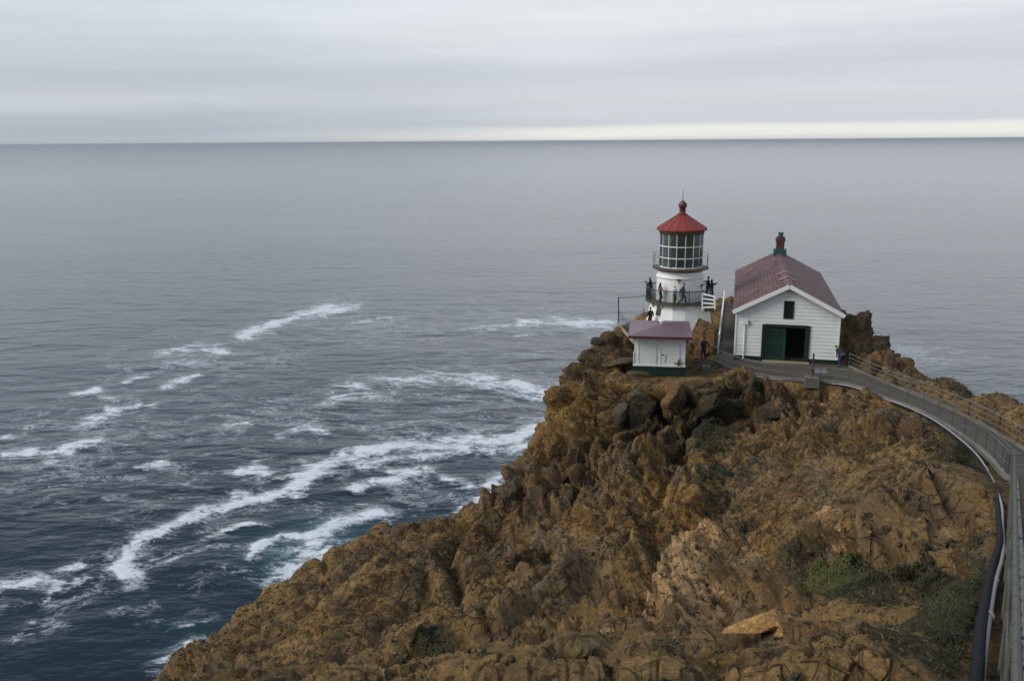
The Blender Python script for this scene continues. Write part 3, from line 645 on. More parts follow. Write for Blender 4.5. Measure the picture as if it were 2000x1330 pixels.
FOAM = [
 ([(470,660),(520,640),(560,625),(600,612),(640,606),(690,600)], 9, 1.0), ([(310,690),(350,680),(390,678),(430,690)], 10, .75), ([(320,752),(355,746),(390,733)], 6, 1.1), ([(330,710),(420,700)], 8, .55),
 ([(150,768),(190,762)], 5, 1), ([(245,745),(285,735)], 5, .8), ([(208,778),(226,782)], 5, 1.0), ([(215,800),(250,798),(295,793)], 7, 1.0), ([(165,825),(200,812),(240,800)], 9, .75),
 ([(90,890),(120,880),(150,872),(200,858)], 6, .95), ([(88,898),(140,884)], 7, .8), ([(18,892),(60,884)], 9, 1.05), ([(0,855),(40,845),(95,828)], 7, .5),
 ([(650,768),(700,755),(760,745),(820,738),(900,740),(960,748),(1010,755),(1060,765),(1100,780)], 12, .85), ([(1010,752),(1050,763),(1095,775)], 13, 1.15), ([(640,792),(700,775),(760,765)], 10, .5),
 ([(910,640),(960,640),(1020,632)], 6, .6), ([(1020,632),(1080,627),(1140,632),(1190,634)], 10, .95), ([(690,630),(770,622)], 4, .7), ([(740,622),(770,622)], 4, .9), ([(1010,655),(1050,655)], 4, .6),
 ([(540,848),(575,838),(600,836),(640,842)], 8, .9), ([(620,910),(660,895),(700,880),(760,872),(820,868),(880,865),(940,862),(1000,858)], 15, 1.0), ([(1000,858),(1040,840),(1068,830)], 11, 1.0),
 ([(700,912),(760,897),(830,890),(900,878),(960,880),(1030,870)], 8, .9), ([(640,885),(720,868),(800,858)], 10, .6),
 ([(470,922),(500,915),(540,932),(600,930),(650,912)], 13, .95), ([(455,966),(490,964)], 7, 1.0), ([(640,903),(600,935),(540,965),(480,980),(420,995),(370,1010),(330,1025),(290,1045),(262,1070),(246,1090),(234,1110),(250,1126),(275,1130)], 11, 1.15),
 ([(540,965),(590,965),(600,955)], 7, .8), ([(690,955),(740,940),(790,930),(850,920),(880,935),(920,950)], 8, .95), ([(760,925),(830,915)], 6, .7),
 ([(-20,1152),(40,1140),(80,1130),(120,1140),(90,1165)], 9, .85), ([(130,1150),(170,1130),(230,1130),(300,1140)], 7, .65), ([(100,1120),(160,1100),(230,1080)], 8, .5),
 ([(486,1085),(510,1062),(545,1046),(590,1050),(612,1062)], 7, 1.1), ([(735,1003),(690,1015),(640,1030),(618,1046),(604,1075),(590,1095),(550,1120),(530,1132)], 13, 1.1), ([(660,1018),(745,1008)], 6, .7), ([(530,1130),(560,1140),(600,1110),(640,1075)], 12, .9),
 ([(352,1302),(366,1278),(384,1262)], 13, 1.5), ([(318,1295),(340,1275)], 8, .5), ([(350,1222),(410,1214)], 6, .6), ([(984,932),(960,946)], 9, 1.4), ([(900,1000),(960,965)], 10, .9), ([(260,912),(330,900)], 7, .6), ([(390,1060),(480,1022),(530,1025)], 6, .7), ([(340,1100),(480,1112)], 10, .45), ([(30,1245),(60,1220)], 8, .35), ([(450,828),(500,826)], 5, .7)]
FOAM_SOFT_GLINT = [(720,640,110,30,.42),(560,820,150,40,.5),(830,845,220,30,.5),(1000,700,140,24,.28),(200,860,180,70,.36),(360,720,120,45,.4),(380,1090,120,50,.4),(180,1190,150,50,.28),(240,920,200,60,.38),(470,700,110,30,.35),(760,960,160,30,.36),(1000,620,160,30,.3),(1760,692,60,14,.75),(1850,700,60,12,.4),(520,1000,160,60,.3),(850,780,200,20,.4),(600,1080,90,30,.3),(420,1000,200,70,.25)]  # far-right spots are glint on the water, painted as soft foam
TEAL = [(565,1085,60,34,.5),(630,1045,55,26,.5),(690,1020,50,18,.3),(370,1280,40,26,.25),(370,1225,60,16,.15)]
def sea_mat():
    t = NT('sea_water'); v = t.pos()
    A = t.n('ShaderNodeAttribute'); A.attribute_name = 'foam'; s3 = t.n('ShaderNodeSeparateColor', Color=A.outputs['Color'])
    f, lace_glint, teal = s3.outputs
    va = t.mapping(v, (0.36, 1.0, 1.0), (0, 0, R(8)))
    rad = t.n('ShaderNodeVectorMath', dict(operation='LENGTH'), i0=v).outputs['Value']
    w0 = t.noise(t.mapping(v, (0.5, 1, 1), (0, 0, R(-6))), 0.022, 2, 0.5); w1 = t.noise(t.mapping(v, (0.5, 1.0, 1.0), (0, 0, R(7))), 0.075, 4, 0.55); w2 = t.noise(t.mapping(v, (0.5, 1, 1), (0, 0, R(-10))), 0.24, 3, 0.5); w3 = t.noise(t.mapping(v, (0.6, 1, 1), (0, 0, R(-14))), 0.9, 2, 0.5)
    h = t.math('ADD', t.math('MULTIPLY', w1, 2.6), t.math('MULTIPLY', w2, 0.6)); h = t.math('ADD', h, t.math('MULTIPLY', w3, 0.1)); h = t.math('ADD', h, t.math('MULTIPLY', w0, 1.6))
    gust = t.range(t.noise(t.mapping(v, (0.5, 1, 1), (0, 0, R(14))), 0.0045, 4, 0.6), 0.3, 0.7, 0.6, 1.25)
    h = t.math('MULTIPLY', h, t.math('MULTIPLY', gust, t.range(rad, 350, 3200, 1.0, 0.14)))
    bmp = t.bump(h, 0.42, 1.0)
    deep = t.mix(t.range(t.noise(v, 0.006, 4, 0.6), 0.35, 0.65), (0.003, 0.010, 0.015, 1), (0.005, 0.014, 0.021, 1))
    deep = t.mix(teal, deep, (0.02, 0.085, 0.085, 1))
    # lacy foam, with the painted sea glint in the same veil
    mv = t.mapping(v, (0.62, 1, 1), (0, 0, R(10)))
    n1 = t.noise(mv, 0.055, 10, 0.70, 2.2); n2 = t.noise(mv, 0.33, 9, 0.76, 1.4); n4 = t.noise(mv, 1.4, 5, 0.75, 0.5)
    nn = t.math('ADD', t.math('MULTIPLY', n1, 0.55), t.math('MULTIPLY', n2, 0.45)); nn = t.range(nn, 0.34, 0.66)
    dens = t.math('ADD', t.math('MULTIPLY', f, 1.0), t.math('MULTIPLY', t.math('SUBTRACT', nn, 0.5), 1.45))
    dens = t.math('ADD', dens, t.math('MULTIPLY', t.math('SUBTRACT', n4, 0.5), 0.7)); a = t.range(dens, 0.16, 1.12)
    vein = t.math('ABSOLUTE', t.math('SUBTRACT', t.noise(mv, 0.16, 7, 0.66, 2.6), 0.5)); vein = t.range(vein, 0.075, 0.0)
    dl = t.math('ADD', lace_glint, t.math('MULTIPLY', t.math('SUBTRACT', t.range(n1, 0.36, 0.64), 0.5), 0.75)); dl = t.range(dl, 0.12, 0.75)
    b = t.math('MULTIPLY', dl, t.math('ADD', t.math('MULTIPLY', vein, 0.6), t.math('MULTIPLY', t.range(n2, 0.46, 0.68), 0.40)))
    b = t.math('MULTIPLY', b, t.range(n4, 0.32, 0.6, 0.35, 1.0)); b = t.math('MULTIPLY', b, t.range(lace_glint, 0.03, 0.16)); a = t.math('MULTIPLY', a, t.range(f, 0.02, 0.22))
    foam = t.math('MAXIMUM', a, b)
    fc = t.mul((0.6, 0.63, 0.64, 1), t.ramp(n2, [(0.3, 0.72), (0.6, 1.0)]))
    col = t.mix(foam, deep, fc)
    rough = t.math('ADD', 0.07, t.math('MULTIPLY', foam, 0.7))
    sh = t.pbr(col, rough, bmp, IOR=1.333)
    return t.done(sh)
M['sea'] = sea_mat()
sea = link_mesh('sea', sea_build(), M['sea']); tag(sea, kind='structure'); smooth(sea)

# ------------------------------------------------------------------ sky and light
SUN_EL, SUN_AZ = R(36), R(-100)          # azimuth from +Y towards +X
w = bpy.data.worlds.new('World'); SC.world = w; w.use_nodes = True
nt = w.node_tree; nt.nodes.clear()
t = NT.__new__(NT); t.t = nt; t.out = nt.nodes.new('ShaderNodeOutputWorld')
sky = t.n('ShaderNodeTexSky', dict(sky_type='NISHITA', sun_disc=False, sun_elevation=SUN_EL, sun_rotation=SUN_AZ, air_density=1.0, dust_density=3.0, altitude=110))
g = t.coord('Generated'); sx = t.n('ShaderNodeSeparateXYZ', Vector=g); dx, dyy, dz = sx.outputs
azr = t.math('ARCTAN2', dx, dyy)
e0 = t.math('MAXIMUM', dz, 0.0)
cs = t.n('ShaderNodeCombineXYZ', X=t.math('MULTIPLY', azr, 1.0), Y=t.math('MULTIPLY', e0, 9.0), Z=0.0)
wv = t.noise(cs, 1.6, 5, 0.55, 0.4)
cs2 = t.n('ShaderNodeCombineXYZ', X=t.math('MULTIPLY', azr, 1.4), Y=t.math('MULTIPLY', e0, 34.0), Z=3.0)
st = t.noise(cs2, 1.5, 6, 0.55, 0.3)
e = t.math('ADD', e0, t.math('MULTIPLY', t.math('MULTIPLY', t.math('SUBTRACT', wv, 0.5), 0.085), t.range(e0, 0.0, 0.09, 0.16, 1.0)))
e = t.math('ADD', e, t.math('MULTIPLY', azr, -0.004))
def L(r, g, b): return tuple(((q / 255 + 0.055) / 1.055) ** 2.4 for q in (r, g, b))
right = t.ramp(e, [(0.0, L(216,217,212)), (0.004, L(230,229,221)), (0.010, L(229,229,223)), (0.016, L(194,198,204)), (0.045, L(202,206,211)), (0.075, L(194,198,206)), (0.12, L(215,217,221)), (0.17, L(222,225,229)), (0.22, L(238,240,243)), (0.32, L(200,214,231)), (0.5, L(140,162,190)), (1.0, L(176,190,208))])
left = t.ramp(e, [(0.0, L(173,180,186)), (0.01, L(167,176,185)), (0.03, L(170,179,188)), (0.045, L(192,198,203)), (0.07, L(178,186,194)), (0.11, L(196,202,206)), (0.2, L(208,217,225)), (0.3, L(184,201,219)), (0.5, L(122,143,168)), (1.0, L(172,186,204))])
az2 = t.math('ADD', azr, t.math('MULTIPLY', t.math('SUBTRACT', wv, 0.5), 0.5))
cl = t.mix(t.range(az2, -0.36, 0.12), left, right)
cl = t.mul(cl, (1.07, 1.075, 1.08, 1)); cl = t.mul(cl, t.ramp(st, [(0.3, 0.95), (0.55, 1.01), (0.75, 1.06)]))
zen = t.math('MULTIPLY_ADD', t.range(dz, 0.5, 0.95), 0.15, 1.0)
bg1 = t.n('ShaderNodeBackground', Color=cl, Strength=zen); bg2 = t.n('ShaderNodeBackground', Color=sky.outputs[0], Strength=0.06)
mx = t.n('ShaderNodeMixShader', i0=0.9, i1=bg2.outputs[0], i2=bg1.outputs[0])
nt.links.new(mx.outputs[0], t.out.inputs[0])
sl = bpy.data.lights.new('sun', 'SUN'); sl.energy = 2.5; sl.angle = R(32); sl.color = (1.0, 0.96, 0.9)
so = bpy.data.objects.new('sun', sl); COL.objects.link(so)
sdv = Vector((math.sin(SUN_AZ) * math.cos(SUN_EL), math.cos(SUN_AZ) * math.cos(SUN_EL), math.sin(SUN_EL)))
so.rotation_euler = sdv.to_track_quat('Z', 'Y').to_euler(); so.location = (0, 0, 200)
vs = SC.view_settings; vs.view_transform = 'Standard'; vs.look = 'None'; vs.exposure = 0.2; vs.gamma = 1.0; vs.use_curve_mapping = False
SC.cycles.use_denoising = True
SC.cycles.max_bounces = 6
# ------------------------------------------------------------------ walkway
def ribbon(left, right, thick):
    mb = MB(); n = len(left)
    vs = [];
    for a, b in zip(left, right): vs += [a, b, (b[0], b[1], b[2] - thick), (a[0], a[1], a[2] - thick)]
    fs = [(0, 1, 2, 3), tuple((n - 1) * 4 + k for k in (3, 2, 1, 0))]
    for i in range(n - 1):
        o = i * 4; q = o + 4
        fs += [(o, q, q + 1, o + 1), (o + 1, q + 1, q + 2, o + 2), (o + 2, q + 2, q + 3, o + 3), (o + 3, q + 3, q, o)]
    return mb.add(vs, fs)
def densify(pts, step):
    out = []
    for a, b in zip(pts[:-1], pts[1:]):
        k = max(1, int(np.linalg.norm(b - a) / step)); out += [a + (b - a) * i / k for i in range(k)]
    return out + [pts[-1]]
def smooth_poly(pts, it=2):
    pts = [np.array(p) for p in pts]
    for _ in range(it):
        q = [pts[0]]
        for a, b in zip(pts[:-1], pts[1:]): q += [a * .75 + b * .25, a * .25 + b * .75]
        pts = q + [pts[-1]]
    return pts
Es = smooth_poly(E, 2); Fs = smooth_poly(Fe, 2)
def resamp(pts, n):
    pts = np.array(pts); L = np.r_[0, np.cumsum(np.linalg.norm(np.diff(pts, axis=0), axis=1))]
    return [np.array([np.interp(s, L, pts[:, k]) for k in range(3)]) for s in np.linspace(0, L[-1], n)]
nE = [i for i, p in enumerate(Es) if np.linalg.norm(p[:2] - E[14][:2]) < 1.2][0] + 1
def tuck(pts, d): return [p + (q - p) * (1 - float(sstep(24, 36, np.array([p[1]]))[0])) for p, q in zip(pts, offset_xy(pts, d))]
Ek = tuck(Es, 0.17)
wl = resamp(Ek[:nE + 1], 120); wr = resamp(Fs, 120)
# concrete steps on the steep part: every tread level, every riser upright
L2, R2 = [], []
for i in range(119):
    a, b, a2, b2 = wl[i], wr[i], wl[i + 1], wr[i + 1]
    if np.hypot(a[0], a[1]) < 31 and a[1] < 28:
        k = 2
        for j in range(k):
            p = a + (a2 - a) * j / k; q = b + (b2 - b) * j / k; p2 = a + (a2 - a) * (j + 1) / k; q2 = b + (b2 - b) * (j + 1) / k
            zz = (p[2] + p2[2]) / 2
            for u, w_ in ((p, q), (p2 - (p2 - p) * 0.002, q2 - (q2 - q) * 0.002)): L2.append((u[0], u[1], zz)); R2.append((w_[0], w_[1], zz))
    else: L2.append(tuple(a)); R2.append(tuple(b))
L2.append(tuple(wl[-1])); R2.append(tuple(wr[-1]))
walk = ribbon(L2, R2, 0.45).build('walkway', M['concrete']); tag(walk, kind='structure')
mb = MB(); mb.poly_prism([tuple(p) for p in YARD], ZP - 0.5, ZP); yard = mb.build('yard', M['concrete']); tag(yard, kind='structure')
kb = MB(); ks = densify(tuck(Es, 0.26), 1.6)
for a, b in zip(ks[:-1], ks[1:]):
    d = (b - a); d2 = d / np.linalg.norm(d); nrm = np.array([d2[1], -d2[0], 0])
    off = -0.02 * nrm; jit = random.uniform(-0.012, 0.012)
    kb.bar(a + off + d * 0.006 + (0, 0, 0.03 + jit), b + off - d * 0.006 + (0, 0, 0.03 + jit), 0.2, 0.2)
kerb = kb.build('kerb', M['kerb']); tag(kerb, kind='structure')
kb = MB(); ks = densify(Fs, 1.6)
for a, b in zip(ks[:-1], ks[1:]):
    d = b - a; kb.bar(a + d * .006 + (0, 0, 0.02), b - d * .006 + (0, 0, 0.02), 0.18, 0.16)
tag(kb.build('kerb', M['kerb']), kind='structure')
apron = MB().poly_prism([tuple((Matrix.Rotation(-R(8.8), 2) @ Vector(q)) + Vector((10.46, 60.05))) for q in ((-2.0, -.16), (1.95, -.16), (1.95, 4.7), (-2.0, 4.7))], ZP - 0.6, ZP + 0.03).build('apron', M['concrete']); tag(apron, kind='structure')

# ------------------------------------------------------------------ railings
def railing(name, path, label, cat, group, post_d, mat, rails, post_h, inner=None, mesh_to=None, r_post=0.026):
    o0 = Vector(path[len(path) // 2]); root = empty(name, o0, 0, label, cat, group)
    pts = [Vector(p) - o0 for p in path]
    L = [0]
    for a, b in zip(pts[:-1], pts[1:]): L.append(L[-1] + (b - a).length)
    def at(s):
        for i in range(len(pts) - 1):
            if s <= L[i + 1] + 1e-6:
                return pts[i].lerp(pts[i + 1], (s - L[i]) / max(1e-6, L[i + 1] - L[i]))
        return pts[-1]
    n = max(1, round(L[-1] / post_d))
    for i in range(n + 1):
        p = at(L[-1] * i / n); pm = MB().tube([p - Vector((0, 0, 0.15)), p + Vector((0, 0, post_h))], r_post, 8)
        pm.build('post', mat, root, 40)
    for (nm, h, r) in rails:
        MB().tube([p + Vector((0, 0, h)) for p in pts], r, 8).build(nm, mat, root, 40)
    if inner:
        q = [Vector(p) - o0 for p in offset_xy([np.array(p) for p in path], inner[0])]
        hm = MB().tube([p + Vector((0, 0, inner[1])) for p in q], 0.021, 8)
        for i in range(n + 1):
            a = at(L[-1] * i / n) + Vector((0, 0, inner[1] - 0.08)); b = min(q, key=lambda w: (w - a).length) + Vector((0, 0, inner[1])); hm.tube([a, b], 0.01, 5)
        hm.build('handrail', mat, root, 40)
    return root, pts, L, at
Ei = tuck(offset_xy(Es, 0.08), 0.06)
i0 = 0
while np.hypot(Ei[i0][0], Ei[i0][1]) > 2.2 and Ei[i0][1] < 0: i0 += 1
seaside = Ei[: nE + 1]
lroot, lpts, lL, lat = railing('walkway_fence', seaside, 'galvanised pipe fence with wire mesh along the seaward kerb of the curving walkway', 'railing', 'pipe railings of the walkway',
                              2.4, M['galv'], [('top_rail', 1.0, 0.023), ('mid_rail', 0.5, 0.014)], 1.0, inner=(0.32, 0.92))
# wire mesh of the stair part: diamonds of thin wire, with ties round the top rail
wm = MB(); smax = 44.0; pitch = 0.085; s = 0.0; kk = 0
Lend = min(smax, lL[-1])
while s < Lend:
    zig = []
    rows = 11
    for j in range(rows + 1):
        p = lat(s + (pitch / 2 if (j % 2) else 0) * 1.0); zig.append(p + Vector((0, 0, 0.04 + 0.93 * j / rows)))
    wm.tube(zig, 0.0022, 3, caps=False); zig2 = [lat(s + pitch - (pitch / 2 if (j % 2) else 0)) + Vector((0.004, -0.004, 0.04 + 0.93 * j / rows)) for j in range(rows + 1)]
    wm.tube(zig2, 0.0022, 3, caps=False); s += pitch
wm.build('wire_mesh', M['wire'], lroot)
wt = MB(); s = 0.15
while s < Lend:
    p = lat(s) + Vector((0, 0, 1.0)); d = (lat(s + .05) - lat(s)).normalized(); x = d.cross(Vector((0, 0, 1))).normalized(); u = x.cross(d)
    ring = [p + x * 0.0265 * math.cos(a) + u * 0.0265 * math.sin(a) + d * 0.01 * math.sin(a) for a in [k * math.pi / 5 for k in range(10)]]
    wt.tube(ring, 0.0026, 4, closed=True); wt.tube([p - u * 0.026, p - u * 0.08 + x * 0.02 + d * .03], 0.0022, 3); s += 0.42
wt.build('wire_tie', M['wire'], lroot)['kind'] = 'stuff'
rroot, *_ = railing('walkway_fence', offset_xy(Fs, -0.06), 'pipe railing with four bars along the landward side of the walkway beneath the far ridge', 'railing', 'pipe railings of the walkway',
                    2.3, M['galvdark'], [('top_rail', 1.0, 0.026), ('mid_rail', 0.72, 0.018), ('mid_rail', 0.42, 0.018), ('toe_rail', 0.14, 0.014)], 1.0)
yardp = [np.array(p) for p in Ei[nE:]] + [np.array([15.6, 62.6 + 1.6, ZP]), np.array([14.9, 65.8, ZP]), np.array([13.35, 65.2, ZP])]
yroot, *_ = railing('yard_fence', yardp, 'low pipe railing in front of the white gabled building, running to the small shed', 'railing', 'pipe railings of the walkway',
                    1.9, M['galvdark'], [('top_rail', 0.98, 0.026), ('mid_rail', 0.5, 0.018), ], 0.98, inner=(0.12, 0.86), r_post=0.02)
# slanting stays of the yard railing
for (a, b, lab) in [((1372, 686, 66.3), (1362, 727, 63.6), 'thin upright stay bracing the corner of the yard railing beside the shed'),
                    ((1409, 693, 64.3), (1365, 727, 63.4), 'long slanting stay crossing from the railing down to the shed corner'),
                    ((1427, 696, 63.8), (1414, 728, 62.3), 'short leaning stay at the railing before the building corner')]:
    A, B = P(*a), P(*b); r0 = empty('railing_stay', B, 0, lab, 'stay', 'slanting stays of the yard railing')
    MB().tube([Vector(A - B), Vector((0, 0, 0))], 0.028, 8).build('rod', M['galv'], r0, 40)
    MB().lathe([(0.1, -0.25), (0.09, 0.02), (0.05, 0.05)], 10, (0, 0, 0), cap0=True, cap1=True).build('foot', M['block'], r0, 40)
# pipes lying along the outer side of the kerb
zb = {}
def pipe_pts(px): 
    out = []
    for q in px: out.append(P(*q))
    return out
bp = [stair(-3) + (-0.5, 0.45, -0.05), stair(2) + (-0.45, 0.42, -0.05)] + pipe_pts([(1905,1345,6.75),(1908,1322,6.95),(1915,1225,8.6),(1928,1152,10.7),(1940,1100,12.5),(1950,1074,13.9),(1954,1050,15.1),(1951,1020,17.6),(1949,990,20.3),(1943,966,23.4),(1933,930,30.4),(1906,888,36.5),(1866,854,42.3),(1820,821,46.8),(1766,795,51.5),(1715,778,55.2),(1658,754,59.2),(1598,749.5,60.2),(1500,742,61),(1425,724,63.1)])
bp = smooth_poly(bp, 2)
bo = MB().tube(bp, 0.055, 10).build('drain_pipe', M['blackpipe'], None, 50); tag(bo, 'thick black pipe snaking along the foot of the walkway fence', 'pipe', 'pipes beside the walkway')
wp = [stair(-3) + (-0.33, 0.28, 0.0), stair(2) + (-0.3, 0.26, 0.0)] + pipe_pts([(1913,1350,6.8),(1917,1328,7.0),(1924,1258,8.05),(1937,1175,10.1),(1946,1127,11.6),(1957,1095,12.9),(1961,1060,14.8),(1958,1024,17.4),(1958,988,20.5),(1948,958,25.0),(1936,930,30.3),(1909,886,36.4),(1869,851.5,42.2),(1823,818,46.6),(1769,792.5,51.3),(1718,775.5,55),(1660,752,59),(1599,747.5,60.1),(1500,740,60.9),(1432,725,62.9)])
wp = smooth_poly(wp, 2); wroot = empty('conduit', Vector(wp[len(wp) // 2]), 0, 'thin pale grey conduit beside the black pipe at the walkway kerb', 'pipe', 'pipes beside the walkway')
oo = Vector(wp[len(wp) // 2])
MB().tube([Vector(p) - oo for p in wp], 0.031, 10).build('tube', M['greypipe'], wroot, 50)
k = min(range(len(wp)), key=lambda i: abs(proj(wp[i])[1] - 1203) if wp[i][1] > 3 else 1e9)
for j, (rr_, ln) in ((k, (0.052, 0.2)), (k - 6 if False else k + 5, (0.04, 0.14))):
    a = Vector(wp[j]) - oo; d = (Vector(wp[j + 1]) - Vector(wp[j - 1])).normalized(); MB().tube([a - d * ln / 2, a - d * ln * .1, a - d * ln * .1, a + d * ln / 2], [rr_, rr_, rr_ * .86, rr_ * .86], 12).build('coupling', M['greypipe'], wroot, 40)
# footing blocks and the post on the kerb before the building
def block(px, py, t, w, h, d, lab):
    p = P(px, py, t); o = MB().box((0, 0, 0), (w, d, h)).build('footing_block', M['block']); o.location = Vector(p); o.rotation_euler = (0, 0, -0.2); bevel(o, 0.03); tag(o, lab, 'concrete block', 'concrete footing blocks'); return p
q = block(1585, 745.5, 59.9, 0.95, 0.75, 0.8, 'concrete block carrying the brown post before the barn door')
block(1379, 722, 63.2, 0.62, 0.6, 0.6, 'concrete block under the slanting railing stays beside the shed')
hp = Vector(q) + Vector((0.02, 0, 0.36)); ro = empty('standpipe', hp, 0, 'rusty brown standpipe with wheel collars on its concrete block', 'standpipe')
MB().lathe([(0.09, 0), (0.09, 0.12), (0.055, 0.16), (0.055, 1.5), (0.07, 1.52), (0.07, 1.62), (0.02, 1.66)], 12, cap0=True, cap1=True).build('stem', M['iron'], ro, 40)
MB().lathe([(0.05, .25), (0.19, .27), (0.19, .33), (0.05, .35)], 14).build('collar', M['iron'], ro, 40)
MB().lathe([(0.05, .42), (0.14, .44), (0.14, .52), (0.05, .54)], 14).build('collar', M['darkiron'], ro, 40)
p = Pz(1604, 739, ZP); sg = empty('sign_stand', Vector(p) + Vector((0, .25, 0)), 0, 'low tilted grey panel on a post beside the kerb', 'sign')
MB().tube([(0, 0, -.02), (0, 0, 0.42)], 0.03, 8).build('post', M['darkiron'], sg, 40)
MB().box((0, 0, .5), (0.85, 0.5, 0.03), Matrix.Rotation(R(35), 3, 'X')).build('panel', paint('grey_sign_panel', (0.13, 0.13, 0.14), 0.4, 0.2), sg)

# ------------------------------------------------------------------ white gabled building
H = empty('gabled_building', (HO[0], HO[1], ZP), -PHI, 'white clapboard building with maroon shingle roof and half open green barn door', 'building')
hw = HW / 2; EV, AP = 3.86, 5.79                     # eave and ridge heights
slope = (AP - EV) / hw
def gable(z): return hw if z < EV else max(0.0, (AP - z) / slope)
DX0, DX1, DZ = -1.58, 1.66, 2.77; WX0, WX1, WZ0, WZ1 = -0.30, 0.42, 3.31, 4.66
mb = MB(); z = 0.34; bh = 0.27
def strip(x0, x1, z0, z1):     # one clapboard, clipped by the gable
    h0, h1 = gable(z0), gable(z1)
    a0, b0, a1, b1 = max(x0, -h0), min(x1, h0), max(x0, -h1), min(x1, h1)
    if b0 - a0 < 0.02: return
    if b1 < a1: a1 = b1 = (a0 + b0) / 2
    mb.add([(a0, -0.03, z0), (b0, -0.03, z0), (b1, -0.006, z1), (a1, -0.006, z1), (a0, 0.05, z0), (b0, 0.05, z0), (b1, 0.05, z1), (a1, 0.05, z1)],
           [(0, 1, 2, 3), (0, 4, 5, 1), (1, 5, 6, 2), (0, 3, 7, 4), (3, 2, 6, 7), (5, 4, 7, 6)])
while z < AP - 0.05:
    z1 = min(z + bh, AP); segs = [(-hw + .0, hw - .0)]
    for (x0, x1, c0, c1) in ((DX0, DX1, 0, DZ), (WX0, WX1, WZ0, WZ1)):
        if z1 > c0 + .02 and z < c1 - .02:
            segs = [q for a, b in segs for q in ((a, min(b, x0)), (max(a, x1), b)) if q[1] - q[0] > .01]
    for a, b in segs: strip(a, b, z, z1 - 0.006)
    z += bh
mb.build('front_wall', M['siding'], H)
mb = MB()
for sx in (-1, 1):
    z = 0.34
    while z < EV - .02:
        mb.bar((sx * (hw - .02), 0.06, z + bh / 2), (sx * (hw - .02), HL, z + bh / 2), 0.06, bh - .006); z += bh
mb.build('side_wall', M['siding'], H)
bw = MB(); n_ = 12
bw.add([(-hw + .04, HL, .3), (hw - .04, HL, .3), (hw - .04, HL, EV), (0, HL, AP - .05), (-hw + .04, HL, EV)], [(0, 1, 2, 3, 4)])
bw.build('back_wall', M['siding'], H)
MB().box((0, HL / 2 + .2, .06), (HW - .2, HL - .5, 0.1)).build('floor', M['concrete'], H)
mb = MB()                                              # green foundation strip, interrupted by the door
for x0, x1 in ((-hw - .015, DX0 - .0), (DX1 + .0, hw + .015)): mb.box(((x0 + x1) / 2, 0.02, 0.16), (x1 - x0, 0.12, 0.36))
for sx in (-1, 1): mb.box((sx * (hw - .03), HL / 2 + .06, 0.16), (0.1, HL - .1, 0.36))
mb.build('foundation', M['green'], H)
for sx in (-1, 1): MB().box((sx * (hw + .004), -.02, (EV + .34) / 2), (0.12, 0.1, EV - .36)).build('corner_board', M['white'], H)
dr = MB(); dr.box(((DX0 - .09), -.03, DZ / 2 + .03), (0.18, 0.12, DZ + .06)); dr.box((DX1 - .16, -.03, DZ / 2 + .03), (0.34, 0.12, DZ + .06)); dr.box(((DX0 + DX1) / 2 - .09, -.032, DZ - .02), (DX1 - DX0 - .16, 0.13, 0.22)); dr.build('door_frame', M['green'], H)
d = MB(); dx0, dx1 = DX0 + .02, -0.02; cx = (dx0 + dx1) / 2; wd = dx1 - dx0
d.box((cx, .1, 1.32), (wd, 0.05, 2.5))
dp = d.build('door', M['green'], H)
fr = MB()
for zz in (0.18, 1.42, 2.45): fr.box((cx, .065, zz), (wd - .24, 0.04, 0.2))
for xx in (dx0 + .1, dx1 - .1): fr.box((xx, .064, 1.32), (0.2, 0.042, 2.5))
fr.build('rail_and_stile', paint('green_door_trim', (0.008, 0.045, 0.03), 0.45, 0.25, (0.03, 0.03, 0.02)), dp)
MB().box(((dx1 + DX1 - .3) / 2 , 1.6, 1.35), (1.9, 0.03, 2.7)).build('shade_sheet', M['black'], H)  # black sheet standing in for the unlit inside of the building
mb = MB(); mb.box((dx0 - .3 + .3, 0.9, 1.35), (0.04, 1.4, 2.7)); mb.box((DX1 - .02, 0.9, 1.35), (0.04, 1.4, 2.7)); mb.box(((dx0 + DX1) / 2, .9, 2.78), (DX1 - dx0, 1.4, .04)); mb.build('shade_lining', M['black'], H)  # black cheeks and top, painted shade around the open doorway
MB().box(((DX0 + DX1) / 2, -.28, 0.03), (DX1 - DX0 + .1, 0.55, 0.1)).build('threshold', M['plank'], H)
wn = MB()
for x0, x1, z0, z1 in ((WX0, WX0 + .1, WZ0, WZ1), (WX1 - .1, WX1, WZ0, WZ1), (WX0 + .1, WX1 - .1, WZ0, WZ0 + .1), (WX0 + .1, WX1 - .1, WZ1 - .12, WZ1)): wn.box(((x0 + x1) / 2, -.02, (z0 + z1) / 2), (x1 - x0, 0.1, z1 - z0))
wf = wn.build('window', M['green'], H)
MB().box(((WX0 + WX1) / 2, .02, (WZ0 + WZ1) / 2), (WX1 - WX0 - .18, 0.02, WZ1 - WZ0 - .2)).build('shutter', paint('black_green_shutter', (0.004, 0.012, 0.010), 0.4, 0.1), wf)
